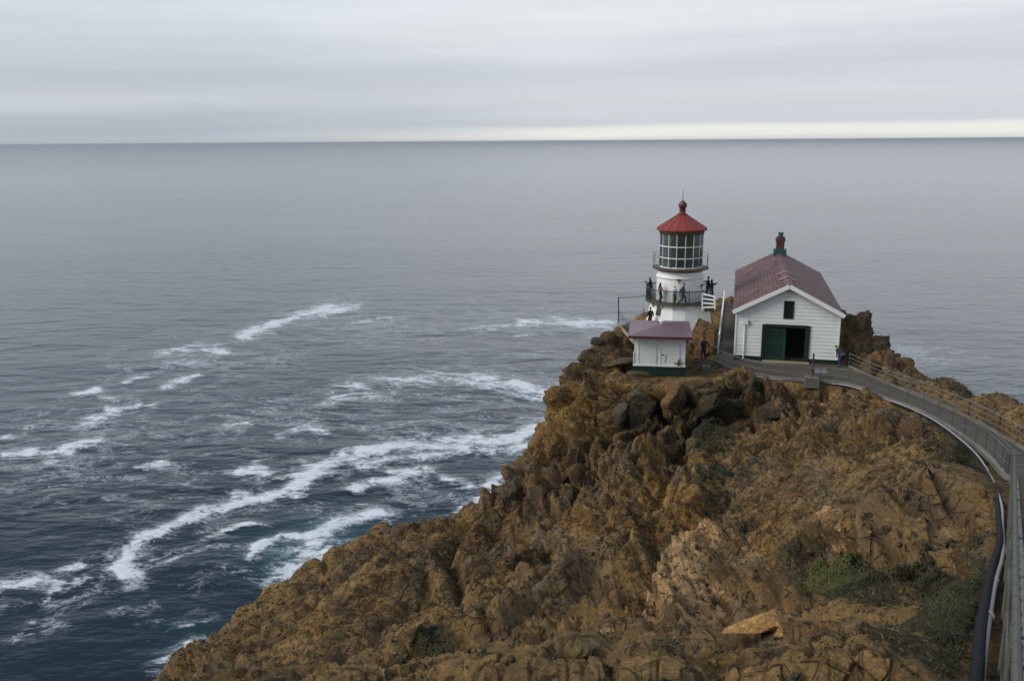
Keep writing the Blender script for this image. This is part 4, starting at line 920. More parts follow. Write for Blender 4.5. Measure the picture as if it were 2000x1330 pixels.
# roof: two slabs with shingles laid out by UV
def roof_slab(name, sx):
    oh, of, ob, th_ = 0.26, 0.42, 0.3, 0.14
    xe = hw + oh; ze = EV - slope * oh
    top = [(0, -of, AP + .12), (sx * xe, -of, ze + .12), (sx * xe, HL + ob, ze + .12), (0, HL + ob, AP + .12)]
    bot = [(x, y, zz - th_) for x, y, zz in top]
    me = bpy.data.meshes.new(name)
    f = [(0, 1, 2, 3), (7, 6, 5, 4), (0, 4, 5, 1), (1, 5, 6, 2), (2, 6, 7, 3)]
    if sx < 0: f = [q[::-1] for q in f]
    me.from_pydata(top + bot, [], f); uv = me.uv_layers.new(name='UVMap'); ll = math.hypot(xe, AP - ze)
    for po in me.polygons:
        for li in po.loop_indices:
            co = me.vertices[me.loops[li].vertex_index].co; uv.data[li].uv = (co.y, abs(co.x) / xe * ll)
    return link_mesh(name, me, M['shingles'], H)
roof_slab('roof', -1); roof_slab('roof', 1)
# ragged shingle courses standing up along the ridge
mb = MB(); y = -.4
while y < HL + .2:
    for sx in (-1, 1):
        w_ = random.uniform(.24, .34); ln = random.uniform(.3, .42); lift = random.uniform(.0, .03)
        a = Vector((sx * 0.0, y + w_ / 2, AP + .135 + lift)); b = Vector((sx * ln, y + w_ / 2, AP + .135 + lift * .4 - slope * ln)); mb.bar(a, b, w_ * .94, 0.02)
    y += .3
mb.build('ridge_cap', paint('ridge_shingle', (0.10, 0.04, 0.038), 0.6, 0.6, (0.2, 0.14, 0.13), 3), H)
flm = paint('pale_red_flashing', (0.2, 0.125, 0.115), 0.5, 0.4, (0.1, 0.05, 0.045))
for yy in (3.4, 6.4):
    fl = MB()
    for sx in (-1, 1): fl.bar((sx * 0.0, yy, AP + .19), (sx * .62, yy, AP + .19 - slope * .62), 0.5, 0.03)
    fl.build('ridge_flashing', flm, H)
bb = MB(); xe = hw + .28; ze = EV - slope * .28
for sx in (-1, 1): bb.bar((0.0, -.445, AP + .0), (sx * xe, -.445, ze + .0), 0.05, 0.30, up=(0, 0, 1))
bb.build('bargeboard', M['white'], H)
sf = MB()
for sx in (-1, 1): sf.box((sx * (hw + .13), HL / 2, EV - .16), (0.2, HL, 0.04))
sf.build('soffit', M['white'], H)
ch = HL - 1.9
cbm = MB().box((0, ch, AP + .2), (1.15, 1.0, 0.62)).build('chimney', M['teal'], H); bevel(cbm, .02)
bx = MB(); bx.box((0, ch, AP + .98), (0.72, 0.7, 0.95)); bx.box((0, ch, AP + 1.36), (0.86, 0.84, 0.26)); bx.box((0, ch, AP + 1.58), (0.7, 0.68, 0.2)); bx.build('brick_stack', M['brick'], cbm)
MB().lathe([(0.22, 1.66), (0.22, 1.98), (0.27, 1.98), (0.27, 2.06), (0.0, 2.08)], 14, (0, ch, AP)).build('flue', M['teal'], cbm, 40)
eb = MB().box((-hw + .68, -.1, 2.95), (0.42, 0.16, 0.4)).build('meter_box', M['white'], H); bevel(eb, .015)
MB().tube([(-hw + .66, -.08, 2.74), (-hw + .66, -.08, 0.05)], 0.055, 8).build('conduit', M['white'], eb, 40)
MB().ball((-hw + 1.0, -.12, 2.88), (.05, .06, .05)).build('lamp', M['darkiron'], eb)
mb = MB().tube([(-hw - .08, 0.3, EV - .3), (-hw - .08, 0.3, 2.0)], 0.035, 8); mb.build('downpipe', M['darkiron'], H)
mb = MB().tube([(hw + .08, 0.1, EV - .3), (hw + .08, 0.1, 0.1)], 0.045, 8); mb.build('downpipe', M['darkred'], H)
# side walk fence along the building
a, b = Vector((*W1, ZP)), Vector((*W2, ZP)); fw = empty('side_walk_fence', a, 0, 'white board fence running along the side walk of the gabled building', 'fence')
dvec = b - a; n_ = 9
for i in range(n_ + 1): MB().box(dvec * (i / n_) + Vector((0, 0, .5)), (0.1, 0.1, 1.05)).build('post', M['white_old'], fw)
for hh in (0.98, 0.55, 0.15): MB().bar(Vector((0, 0, hh)) , dvec + Vector((0, 0, hh)), 0.09 if hh > .9 else .06, 0.17).build('rail', M['white_old'] if hh != .15 else M['plank'], fw)

def stain(mb, c_, tx, up, nn_, w_, h_, seed):       # a thin irregular run of rust, wide at the top, dripping at the foot
    q = random.Random(seed); c_, tx, up, nn_ = Vector(c_), Vector(tx), Vector(up), Vector(nn_); pts = []
    for i in range(9): pts.append((-w_ / 2 + w_ * i / 8, q.uniform(0, .16) * h_ + .12 * h_ * math.sin(math.pi * i / 8)))
    for i in range(13):
        x = w_ / 2 - w_ * i / 12; pts.append((x * q.uniform(.75, 1.0), -h_ * (q.uniform(.45, 1.0) if i % 2 else q.uniform(.12, .4)) * (1 - .6 * abs(x) / (w_ / 2))))
    n = len(pts); vs = [c_ + tx * x + up * z_ + nn_ * .004 for x, z_ in pts] + [c_ + tx * x * 1.02 + up * z_ * 1.02 - nn_ * .02 for x, z_ in pts]
    mb.add(vs, [tuple(range(n))] + [(i, i + n, (i + 1) % n + n, (i + 1) % n) for i in range(n)]); return mb
# ------------------------------------------------------------------ small shed
SHA = R(8.8)                                           # its heading
sc0 = Pz(1287.0, 733, ZP); S = empty('shed', (sc0[0], sc0[1], ZP), SHA * -1, 'small white flat shed with maroon roof and dark green plinth, below the lighthouse', 'shed')
SW, SDp, SH = 3.62, 4.6, 2.76
MB().box((0, SDp / 2, 0.33), (SW, SDp, 0.68)).build('plinth', M['green'], S)
mb = MB().box((0, SDp / 2, (SH + .67) / 2 + .002), (SW - .05, SDp - .05, SH - .67 - .004)); mb.box((0, -.005, 0.70), (SW + .03, .08, .09)); mb.box((-SW / 2 - .01, .02, 1.15), (.06, .1, 1.0)); mb.build('wall', M['white'], S)
for x0, x1 in ((-1.45, -0.28), (0.08, 1.34)):
    mb = MB(); mb.box(((x0 + x1) / 2, .012, 1.62), (x1 - x0, .03, 1.66))
    pnl = mb.build('door_panel', paint('shed_panel_white', (0.66, 0.67, 0.64), .55, .25), S)
    mb = MB(); zc = 1.62
    for xx, zz, ww, hh in (((x0 + x1) / 2, zc + .85, x1 - x0 + .1, .045), ((x0 + x1) / 2, zc - .85, x1 - x0 + .1, .045), (x0 - .03, zc, .04, 1.7), (x1 + .03, zc, .04, 1.7)): mb.box((xx, -.006, zz), (ww, .05, hh))
    mb.build('trim', M['white'], pnl)
    if x0 > 0:
        MB().box((.22, -.02, 1.52), (.2, .03, .05)).build('handle', M['darkiron'], pnl)
        MB().tube([(.47, -.02, 1.55), (.44, -.02, 1.2), (.38, -.02, .95)], .012, 5).build('latch_rod', M['darkiron'], pnl)
vl = MB().lathe([(.0, -.0), (.11, .0), (.12, .16), (.06, .2), (.05, .36), (.02, .4)], 10, (1.33, -.06, .82)).build('valve', M['iron'], S, 40)
MB().tube([(1.45, -.06, 1.0), (1.45, -.06, 1.34)], .014, 6).build('valve_handle', M['darkiron'], vl)
rs = stain(MB(), (1.33, -.004, .93), (1, 0, 0), (0, 0, 1), (0, -1, 0), .8, .2, 12)
stain(rs, (1.36, -.05, .745), (1, 0, 0), (0, 0, 1), (0, -1, 0), .5, .05, 9)
rs.build('rust_stain', M['rust'], S)
rw, rd0, rd1 = SW / 2 + .38, -.55, SDp + .45; rc = (0.1, SDp / 2 - .1)
mb = MB(); e0_ = SH + .02; vs_ = [(-rw, rd0, e0_), (rw, rd0, e0_), (rw, rd1, e0_), (-rw, rd1, e0_)]
vs_ += [(x, y, zz + .16) for x, y, zz in vs_] + [(rc[0], rc[1], e0_ + .52)]
mb.add(vs_, [(3, 2, 1, 0), (4, 5, 8), (5, 6, 8), (6, 7, 8), (7, 4, 8)]); rf = mb.build('roof', M['shedroof'], S)
mb = MB(); mb.bar((-rw - .01, rd0 - .012, e0_ + .075), (rw + .01, rd0 - .012, e0_ + .075), .03, .17); mb.bar((-rw - .012, rd0 + .01, e0_ + .075), (-rw - .012, rd1, e0_ + .075), .03, .17); mb.bar((rw + .012, rd0 + .01, e0_ + .075), (rw + .012, rd1, e0_ + .075), .03, .17); mb.bar((-rw, rd1 + .012, e0_ + .075), (rw, rd1 + .012, e0_ + .075), .03, .17)
mb.build('fascia', M['maroon'], S)
MB().lathe([(.09, 0), (.09, .2), (.19, .2), (.19, .27), (.02, .36)], 14, (rc[0], rc[1], e0_ + .48)).build('vent', M['white'], rf, 40)

# ------------------------------------------------------------------ lighthouse
zg = ZP
def zat(px, py, r=0.0):      # height of the sight line where it passes the tower axis
    d = ray(px, py); return HC + d[2] / d[1] * (TOW[1] - r)
T = empty('lighthouse', (TOW[0], TOW[1], ZP), 0, 'short white lighthouse with red conical roof, glazed lantern and dark balcony railing', 'lighthouse')
zb0 = zat(1330, 597, 2.85) - ZP; zgal = zat(1333, 531, 2.3) - ZP; zl0 = zgal + .14; zl1 = zat(1334, 458, 1.84) - ZP; ztop = zat(1334, 419) - ZP
ph = math.atan2(-TOW[1], -TOW[0]) + math.pi / 16                     # a flat side turned to the slope
t16 = 16
mb = MB().lathe([(3.12, -.6), (2.95, 0.4), (2.5, zb0 - .35), (2.46, zb0 - .08)], t16, (0, 0, 0), ph); mb.build('base_wall', M['tower'], T)
for k in range(16):
    a = 2 * math.pi * k / 16 + ph; d = Vector((math.cos(a), math.sin(a), 0))
    mb = MB(); mb.add([tuple(d * 2.46 + Vector((0, 0, zb0 - .62)) + d.cross(Vector((0, 0, 1))) * s_) for s_ in (-.035, .035)] + [tuple(d * 2.8 + Vector((0, 0, zb0 - .09)) + d.cross(Vector((0, 0, 1))) * s_) for s_ in (-.035, .035)] + [tuple(d * 2.4 + Vector((0, 0, zb0 - .09)) + d.cross(Vector((0, 0, 1))) * s_) for s_ in (-.035, .035)],
           [(0, 1, 3, 2), (2, 3, 5, 4), (0, 2, 4), (1, 5, 3), (0, 4, 5, 1)])
    mb.build('bracket', M['tower'], T)
# louvred plate on the sloping base
def face_pt(px, py, r): 
    best = None
    for tt in np.linspace(66, 76, 400):
        q = P(px, py, tt); 
        if math.hypot(q[0] - TOW[0], q[1] - TOW[1]) < r: return q
    return P(px, py, 70)
pl = face_pt(1288, 607, 2.66); an0 = math.atan2(pl[1] - TOW[1], pl[0] - TOW[0]); st16 = math.pi / 8
an = round((an0 - ph - st16 / 2) / st16) * st16 + ph + st16 / 2; dl = Vector((math.cos(an), math.sin(an), 0)); zz_ = pl[2] - ZP
ap = np.interp(zz_, [-.6, .4, zb0 - .35], [3.12, 2.95, 2.5]) * math.cos(st16 / 2); sl0 = (2.95 - 2.5) / (zb0 - .75)
tx = Vector((-dl.y, dl.x, 0)); lc = dl * (ap + .02) + Vector((0, 0, zz_)) + tx * max(-.2, min(.2, 2.66 * (an0 - an))); tl = Vector((-sl0 * dl.x, -sl0 * dl.y, 1)).normalized(); nn_ = tx.cross(tl)
Mx = Matrix((tx, nn_, tl)).transposed()
lv = MB().box(lc, (0.5, 0.1, .86), Mx).build('vent_plate', M['louver'], T)
sl_ = MB()
for k in range(9): sl_.box(lc + tl * (-.36 + .09 * k) + dl * .06, (.44, .03, .035), Mx)
sl_.build('slat', M['louver'], lv)
bal = MB().lathe([(1.8, zb0 - .08), (2.84, zb0 - .08), (2.9, zb0 - .06), (2.9, zb0 + .04), (1.8, zb0 + .06)], t16, (0, 0, 0), ph).build('balcony', M['iron'], T)
rail = MB(); post = []
gap = (-R(34), -R(4))                                       # opening for the footbridge
def in_gap(a):
    a = (a + math.pi) % (2 * math.pi) - math.pi; return gap[0] < a < gap[1]
bal_m = MB(); n_b = 128
for k in range(n_b):
    a = 2 * math.pi * k / n_b
    if in_gap(a): continue
    x, y = 2.78 * math.cos(a), 2.78 * math.sin(a); bal_m.tube([(x, y, zb0 + .08), (x, y, zb0 + 1.08)], .016, 5)
bal_m.build('baluster', M['rail_green'], bal); bal.children[-1]['kind'] = 'stuff'
for zz, r_ in ((zb0 + 1.1, .04), (zb0 + .12, .02)):
    arc = [(2.78 * math.cos(a), 2.78 * math.sin(a), zz) for a in np.linspace(gap[1], gap[0] + 2 * math.pi, 80)]; MB().tube(arc, r_, 6).build('hand_rail' if r_ > .02 else 'foot_rail', M['rail_green'], bal, 50)
for k in range(14):
    a = gap[1] + (gap[0] + 2 * math.pi - gap[1]) * k / 13; x, y = 2.78 * math.cos(a), 2.78 * math.sin(a); MB().tube([(x, y, zb0), (x, y, zb0 + 1.18)], .045, 6).build('rail_post', M['rail_green'], bal, 50)
zc = zat(1333, 545, 1.9) - ZP
MB().lathe([(1.98, zb0), (1.94, zc - .2), (1.95, zc - .1), (2.03, zc - .04), (2.03, zc + .03), (1.92, zc + .1), (1.86, zc + .3), (1.82, zgal - .12), (2.0, zgal - .02)], 48).build('tower_wall', M['tower'], T, 35)
for k, (px_, py_) in enumerate(((1326, 546.5), (1371, 557))):
    pl = face_pt(px_, py_, 2.03); an = math.atan2(pl[1] - TOW[1], pl[0] - TOW[0]); d = Vector((math.cos(an), math.sin(an), 0)); c_ = d * 2.05 + Vector((0, 0, pl[2] - ZP)); tx = Vector((-d.y, d.x, 0)); Mx = Matrix((tx, d, Vector((0, 0, 1)))).transposed()
    v_ = MB().box(c_, (.28, .14, .12), Mx).build('wall_vent', M['iron'], T)
    st_ = stain(MB(), d * 1.985 + Vector((0, 0, pl[2] - ZP - .06)), tx, Vector((0, 0, 1)), d, .34, .42, 5 + k)
    st_.build('rust_stain', paint('yellow_rust_stain', (0.5, 0.34, 0.08), .8, .5, (0.6, .55, .4), 5), v_)
gal = MB().lathe([(1.75, zgal - .25), (2.05, zgal - .1), (2.32, zgal - .02), (2.36, zgal + .03), (2.36, zgal + .1), (1.7, zgal + .12)], t16, (0, 0, 0), ph).build('gallery', M['iron'], T)
for k in range(12):
    a = ph + 2 * math.pi * k / 12; x, y = 2.3 * math.cos(a), 2.3 * math.sin(a); MB().tube([(x, y, zgal + .08), (x, y, zgal + 1.2)], .018, 6).build('rail_post', M['rail_green'], gal)
for zz in (1.18, .68): MB().tube([(2.3 * math.cos(a), 2.3 * math.sin(a), zgal + zz) for a in np.linspace(0, 2 * math.pi, 49)[:-1]], .013, 5, closed=True).build('gallery_rail', M['rail_green'], gal)
def glass(name):
    t = NT(name); g1 = t.n('ShaderNodeBsdfGlossy', Color=(0.8, .85, .85, 1), Roughness=.06); tr = t.n('ShaderNodeBsdfTransparent', Color=(0.6, 0.66, 0.62, 1)); fr = t.n('ShaderNodeFresnel', IOR=1.6)
    return t.done(t.n('ShaderNodeMixShader', i0=t.math('ADD', fr, 0.02), i1=tr.outputs[0], i2=g1.outputs[0]).outputs[0])
M['glass'] = glass('lantern_glass')
RL = 1.8
lan = MB().lathe([(RL - .02, zl0), (RL - .02, zl1)], t16, (0, 0, 0), ph).build('lantern', M['glass'], T)
mb = MB()
for k in range(16):
    a = ph + 2 * math.pi * k / 16; mb.bar((RL * math.cos(a), RL * math.sin(a), zl0), (RL * math.cos(a), RL * math.sin(a), zl1), .046, .06, up=(math.cos(a), math.sin(a), 0))
mb.build('mullion', M['white'], lan)
hh = zl1 - zl0
for f_, hb_ in ((.015, .09), (.29, .075), (.62, .075)):
    zz = zl0 + hh * f_; MB().lathe([(RL - .05, zz - hb_ / 2), (RL + .03, zz - hb_ / 2), (RL + .03, zz + hb_ / 2), (RL - .05, zz + hb_ / 2)], t16, (0, 0, 0), ph).build('glazing_bar', M['white'], lan)
MB().lathe([(RL - .08, zl1 - .1), (RL + .05, zl1 - .1), (RL + .09, zl1 + .02), (RL + .09, zl1 + .2), (RL + .16, zl1 + .2), (RL + .16, zl1 + .3), (0.3, zl1 + .35)], t16, (0, 0, 0), ph).build('lintel_ring', M['iron'], lan)
def backing_mat():
    t = NT('pane_backing_grey'); return t.done(t.pbr((0.36, 0.37, 0.35), 0.8))
prof = []
for i in range(25):
    u = i / 24; r_ = .95 * math.sin(math.pi * (.18 + .64 * u)) ; zz = zl0 + .15 + (hh - .35) * u; prof += [(r_, zz), (r_ + .05, zz + .03)]
MB().lathe([(1.56, zl0), (1.56, zl1 + .1)], 16, (0, 0, 0), ph).build('pane_backing', backing_mat(), T)  # plain grey cylinder added behind the glass so the panes read dark
MB().lathe([(0.0, zl0 + .02), (RL - .06, zl0 + .02)], 24).build('lantern_floor', M['louver'], T)
RE = 2.1
zr = zl1 + .22
mb = MB().lathe([(RL, zr - .02), (RE, zr - .02), (RE, zr + .1), (0.36, ztop)], t16, (0, 0, 0), ph)
rf = mb.build('roof', M['red'], T)
mb = MB()
for k in range(16):
    a = ph + 2 * math.pi * k / 16; mb.bar((RE * math.cos(a), RE * math.sin(a), zr + .11), (.36 * math.cos(a), .36 * math.sin(a), ztop + .012), .05, .03)
mb.build('roof_seam', M['red'], rf)
z0 = ztop
MB().lathe([(.4, z0 - .05), (.4, z0 + .07), (.26, z0 + .12), (.24, z0 + .3), (.3, z0 + .33), (.3, z0 + .42), (.2, z0 + .46), (.3, z0 + .55), (.36, z0 + .72), (.33, z0 + .9), (.2, z0 + 1.05), (.06, z0 + 1.14), (.028, z0 + 1.25), (.014, zat(1335, 369) - ZP), (.0, zat(1335, 368) - ZP)], 24).build('ventilator_ball', M['darkred'], rf, 35)

# ------------------------------------------------------------------ footbridge to the balcony and the white board rail
fb = empty('footbridge', (TOW[0] + 2.2, TOW[1] - 1.2, ZP + zb0), 0, 'plank footbridge with white board rail joining the lighthouse balcony to the rock', 'footbridge')
ob = Vector(fb.location)
def G(px, py, t): return Vector(P(px, py, t)) - ob
a, b = Vector((-.35, .25, -.03)), G(1402, 600, 72.2); b.z = -.2
MB().bar(a, b, 1.15, .1).build('deck', M['plank'], fb)
A0, A1, B0, B1 = G(1371.5, 606, 71.4), G(1371.5, 572, 71.4), G(1396, 604, 70.9), G(1396, 578.5, 70.9)
for u, w_ in ((A0, A1), (B0, B1)): MB().bar(u, w_, .09, .09).build('rail_post', M['white_old'], fb)
for f_ in (.05, .32, .58, .84): MB().bar(A0.lerp(A1, 1 - f_) + Vector((-.02, 0, 0)), B0.lerp(B1, 1 - f_) + Vector((.03, 0, 0)), .04, .12).build('rail_board', M['white_old'], fb)
C1 = G(1412, 577, 70.3)
MB().tube([B1, C1], .014, 5).build('cable', M['darkiron'], fb)
for px_ in (1380, 1388): MB().bar(G(px_, 605, 71.7), G(px_, 600, 71.9), .3, .5).build('pier', M['block'], fb)
# ------------------------------------------------------------------ cliff-edge fence on the left of the lighthouse
q0 = P(1208, 634, 71.8); ef = empty('cliff_fence', q0, 0, 'dark post and wire fence on the cliff edge left of the lighthouse', 'fence')
def G2(px, py, t): return Vector(P(px, py, t)) - Vector(q0)
MB().tube([G2(1208, 640, 71.8), G2(1208, 580, 71.8)], .05, 8).build('post', M['darkiron'], ef)
MB().tube([G2(1208, 583, 71.8), G2(1264, 578, 74)], .028, 6).build('top_rail', M['darkiron'], ef)
MB().tube([G2(1257, 620, 75), G2(1257, 602, 75)], .035, 6).build('post', M['darkiron'], ef)
MB().tube([G2(1236, 668, 66.0), G2(1236, 640, 66.0)], .035, 6).build('post', M['galvdark'], ef)
MB().tube([G2(1209, 607, 71.8), G2(1232, 638, 66.4)], .022, 6).build('mid_rail', M['galv'], ef)
mb = MB()
for i in range(26):
    f_ = i / 26; p0 = G2(1209, 607, 71.8).lerp(G2(1232, 638, 66.4), f_); p1 = G2(1209, 636, 71.8).lerp(G2(1237, 668, 66.2), f_); mb.tube([p0, p0.lerp(p1, .5) + Vector((.06, -.1, 0)), p1], .0045, 3)
    p0 = G2(1208, 583, 71.8).lerp(G2(1264, 578, 74), f_); 
for i in range(1, 6):
    f_ = i / 6; mb.tube([G2(1209, 607, 71.8).lerp(G2(1209, 636, 71.8), f_), G2(1232, 638, 66.4).lerp(G2(1237, 668, 66.2), f_)], .0045, 3)
for f_ in (.35, .7): mb.tube([G2(1208, 583, 71.8).lerp(G2(1208, 634, 71.8), f_), G2(1264, 578, 74).lerp(G2(1264, 620, 74), f_)], .004, 3)
mb.build('wire_mesh', M['wire'], ef)
MB().bar(G2(1206, 632, 71.7), G2(1239, 669, 65.8), .1, .26).build('kick_board', M['plank'], ef)
# ------------------------------------------------------------------ boulders
def rock_mesh(seed, size, cuts=13, sub=5, rough=0.15):
    bm = bmesh.new(); bmesh.ops.create_icosphere(bm, subdivisions=sub, radius=1.0)
    V = np.array([v.co[:] for v in bm.verts], np.float32); r_ = np.random.default_rng(seed)
    for _ in range(cuts):
        n = r_.normal(size=3); n /= np.linalg.norm(n); h = r_.uniform(0.38, 0.8); d = V @ n
        V = V - np.maximum(d - h, 0)[:, None] * n * 0.97
    s = r_.uniform(0, 50); N = V / np.linalg.norm(V, axis=1)[:, None]; sz = np.array(size)
    W = V * sz
    k = float(min(size))
    W += N * (rough * k * fbm(W / (0.9 * k) + s, 4, 0.55) + 0.09 * k * fbm(W / (0.45 * k) + s, 4, .6, ridged=True) + 0.02 * k * sstep(.25, .8, np.abs(((W @ np.array([.35, .2, .9])) / (.34 * k) + fbm(W / k + s, 2)) % 1.0 - .5) * 2) + 0.03 * k * fbm(W / (0.1 * k) + s, 2))[:, None]
    for v, q in zip(bm.verts, W): v.co = q
    me = bpy.data.meshes.new('boulder'); bm.to_mesh(me); bm.free(); me.polygons.foreach_set('use_smooth', np.ones(len(me.polygons), bool)); return me
def boulder(px, py, w_, h_, depth, tilt, mat, label, sink=0.3, t=None, group='boulders on the cliff', name='boulder', cuts=13, yaw=0.0):
    q, tt = hit(px, py); 
    if t is not None: q = P(px, py, t); tt = t
    k = tt / FPX; sx, sz = w_ * k / 2, h_ * k / 2; sy = depth if depth > 0 else (sx + sz) / 2
    me = rock_mesh(int(px * 7 + py), (sx, sy, sz), cuts)
    o = link_mesh(name, me, mat); d = ray(px, py); o.location = Vector(q + d / np.linalg.norm(d) * sy * sink)
    o.rotation_euler = (R(-8), -R(tilt), -math.atan2(q[0], q[1]) + yaw); tag(o, label, 'rock', group); return o
BL = [
 (1152,694,44,46,0,20,'rock_dark','dark round boulder jutting out over the sea from the cliff edge',-.1,65.6),
 (1170,668,34,26,0,15,'rock_dark','small dark boulder resting just above the round one jutting over the sea',0,66.2),
 (1192,762,66,62,0,-10,'rock_ochre','yellow green pointed boulder below the left corner of the shed',.1,None),
 (1248,808,80,104,0,8,'rock_brown','largest brown boulder, upright, below the middle of the shed',.5,None),
 (1212,808,42,72,0,-6,'rock_grey','narrow grey boulder wedged against the left of the largest brown boulder',.3,None),
 (1312,790,44,92,0,-24,'rock_orange','tall tilted orange brown slab right of the largest brown boulder',.2,None),
 (1196,710,84,26,0,8,'rock_brown','flat overhanging ledge left of the shed plinth',.0,None),
 (1165,740,50,56,0,30,'rock_brown','leaning brown block at the cliff rim below the flat ledge',.2,None),
 (1120,905,38,98,0,-24,'rock_grey','long grey slab leaning in the middle of the cliff face',.3,None),
 (1084,938,36,84,0,-14,'rock_grey','shorter grey slab left of the long leaning slab',.3,None),
 (1152,940,44,104,0,-18,'rock_brown','brown slab right of the long leaning slab, beside the dark cleft',.2,None),
 (1196,928,40,110,0,-26,'rock_brown','broad brown slab leaning into the cliff above the scree',.35,None),
 (1110,978,34,50,0,-10,'rock_grey','squat grey block at the foot of the leaning slabs',.2,None),
 (1000,962,72,62,0,24,'rock_brown','rounded brown boulder on the cliff shoulder above the surf',.35,None),
 (1050,980,54,64,0,-8,'rock_brown','dark brown boulder between the cliff shoulder and the leaning slabs',.2,None),
 (923,990,20,26,0,0,'rock_dark','lone small dark stone standing on the spur skyline',.0,None),
 (1358,878,46,46,0,-20,'rock_ochre','mustard yellow boulder alone on the dark green scree',.0,None),
 (1333,938,38,64,0,-8,'rock_grey','upright grey boulder below the mustard yellow one',.1,None),
 (1352,948,24,28,0,10,'rock_brown','small brown stone touching the upright grey boulder',.1,None),
 (1330,866,30,26,0,10,'rock_brown','small brown stone left of the mustard yellow boulder',.1,None),
 (1262,735,70,26,0,-4,'rock_brown','low brown slab directly under the shed foundation',.3,None),
 (1380,762,50,26,0,-6,'rock_brown','flat brown stone on the scree below the slanting stays',.2,None),
 (1430,790,44,26,0,6,'rock_dark','dark stone under the railing left of the barn door',.2,None),
 (1515,800,70,44,0,4,'rock_dark','dark broken outcrop below the footing block of the standpipe',.3,None),
 (1490,1212,168,40,.3,29,'rock_gold','long yellow tan slab lying beside the bright green ice plant',-2.4,None),
 (1528,1236,46,36,0,18,'rock_gold','short tan stone below the long yellow slab',-.3,None),
 (1850,1046,64,24,0,-6,'rock_tan','pale flat capstone on the heap near the walkway',.0,None),
 (1846,1066,50,38,0,0,'rock_brown','brown stone under the pale capstone near the walkway',.1,None),
 (1862,1082,38,40,0,10,'rock_orange','orange stone at the foot of the heap near the walkway',.1,None),
 (1800,1092,50,36,0,14,'rock_tan','pale stone left of the heap near the walkway',.2,None),
 (1138,1276,66,52,0,24,'rock_ochre','angular yellow block at the bottom of the picture',-.25,None),
 (1236,1268,88,26,0,12,'rock_orange','flat orange ledge right of the angular yellow block',-.4,None),
 (1345,1272,110,24,0,-6,'rock_tan','thin pale ledge stone right of the flat orange ledge',-.4,None),
 (1393,1296,30,26,0,-10,'rock_tan','small pale stone at the end of the thin pale ledge',.1,None),
 (1080,1302,64,22,0,22,'rock_orange','low reddish slab left of the angular yellow block',.2,None),
 (1735,722,70,34,0,-14,'rock_brown','pale brown outcrop behind the far railing, right of the dark mound',.1,64.5),
]
for b_ in BL:
    px, py, w_, h_, dp_, tl_, mt, lab, sk, tt = b_
    boulder(px, py, w_, h_, dp_, tl_, M[mt], lab, sk, tt)
# the orange outcrop between the lighthouse and the building
o = link_mesh('rock_outcrop', rock_mesh(77, (1.5, 1.8, 2.5), 14, 6, .34), M['rock_orange']); o.location = Vector(P(1377, 662, 69.2)); o.rotation_euler = (0, .12, .2); tag(o, 'tall orange outcrop between the lighthouse and the side walk of the gabled building', 'rock', 'boulders on the cliff')

# ------------------------------------------------------------------ loose stones and low scrub strewn over the slope
vis = (PT > 5) & (PX > 250) & (PX < 2050) & (PY > 640) & (PY < 1400) & (RD < 1.0) & (ycalm > 0.35) & (PD > 1.2)
vi = np.nonzero(vis)[0]
area = (PT[vi] ** 1.1); area /= area.sum()
N2 = grid_normals(V2)
icos = bmesh.new(); bmesh.ops.create_icosphere(icos, subdivisions=2, radius=1.0); IV = np.array([v.co[:] for v in icos.verts], np.float32); IF = np.array([[v.index for v in f.verts] for f in icos.faces]); icos.free()
def scatter_stones(n, lo, hi, seed, w_):  # angular chips, half bedded
    r_ = np.random.default_rng(seed); pk = r_.choice(vi, n, p=w_ / w_.sum()); VV, FF = [], []
    for j, i in enumerate(pk):
        s = lo * (hi / lo) ** (r_.random() ** 2.2) * min(1.0, .35 + PT[i] / 40); sc_ = s * r_.uniform(.6, 1.25, 3); Q = IV.copy()
        for _ in range(5):
            nn = r_.normal(size=3); nn /= np.linalg.norm(nn); d = Q @ nn; Q = Q - np.maximum(d - r_.uniform(.45, .8), 0)[:, None] * nn
        A = np.linalg.qr(r_.normal(size=(3, 3)))[0]; VV.append((Q * sc_) @ A.T + V2[i] - N2[i] * s * .05); FF.append(IF + j * len(IV))
    return np_mesh('loose_stones', np.concatenate(VV), np.concatenate(FF))
wst = area * (0.25 + np.clip(rub[vi], 0, 1) + .6 * pale[vi] + .3 * rock[vi]) * (1 - .7 * veg[vi])
for nm, n_, lo, hi, sd_, mt in (('loose_stones', 4200, .03, .17, 3, 'rock_brown'), ('loose_stones', 1400, .025, .12, 4, 'rock_tan'), ('loose_stones', 900, .03, .15, 5, 'rock_dark')):
    o = link_mesh(nm, scatter_stones(n_, lo, hi, sd_, wst), M[mt]); tag(o, {'rock_brown': 'brown loose stones strewn over the slope below the walkway', 'rock_tan': 'pale loose stones strewn over the slope below the walkway', 'rock_dark': 'dark loose stones strewn over the slope below the walkway'}[mt], 'loose stones', kind='stuff')
def leafmat(name, a, b, rough=.6):
    t = NT(name); v = t.pos(); n = t.noise(v, 2.2, 4, .6); n2 = t.noise(v, 17, 2, .6)
    c = t.mix(t.range(n, .35, .65), c4(a), c4(b)); c = t.mul(c, t.ramp(n2, [(.3, .6), (.7, 1.35)])); return t.done(t.pbr(c, rough, Specular_IOR_Level=.3))
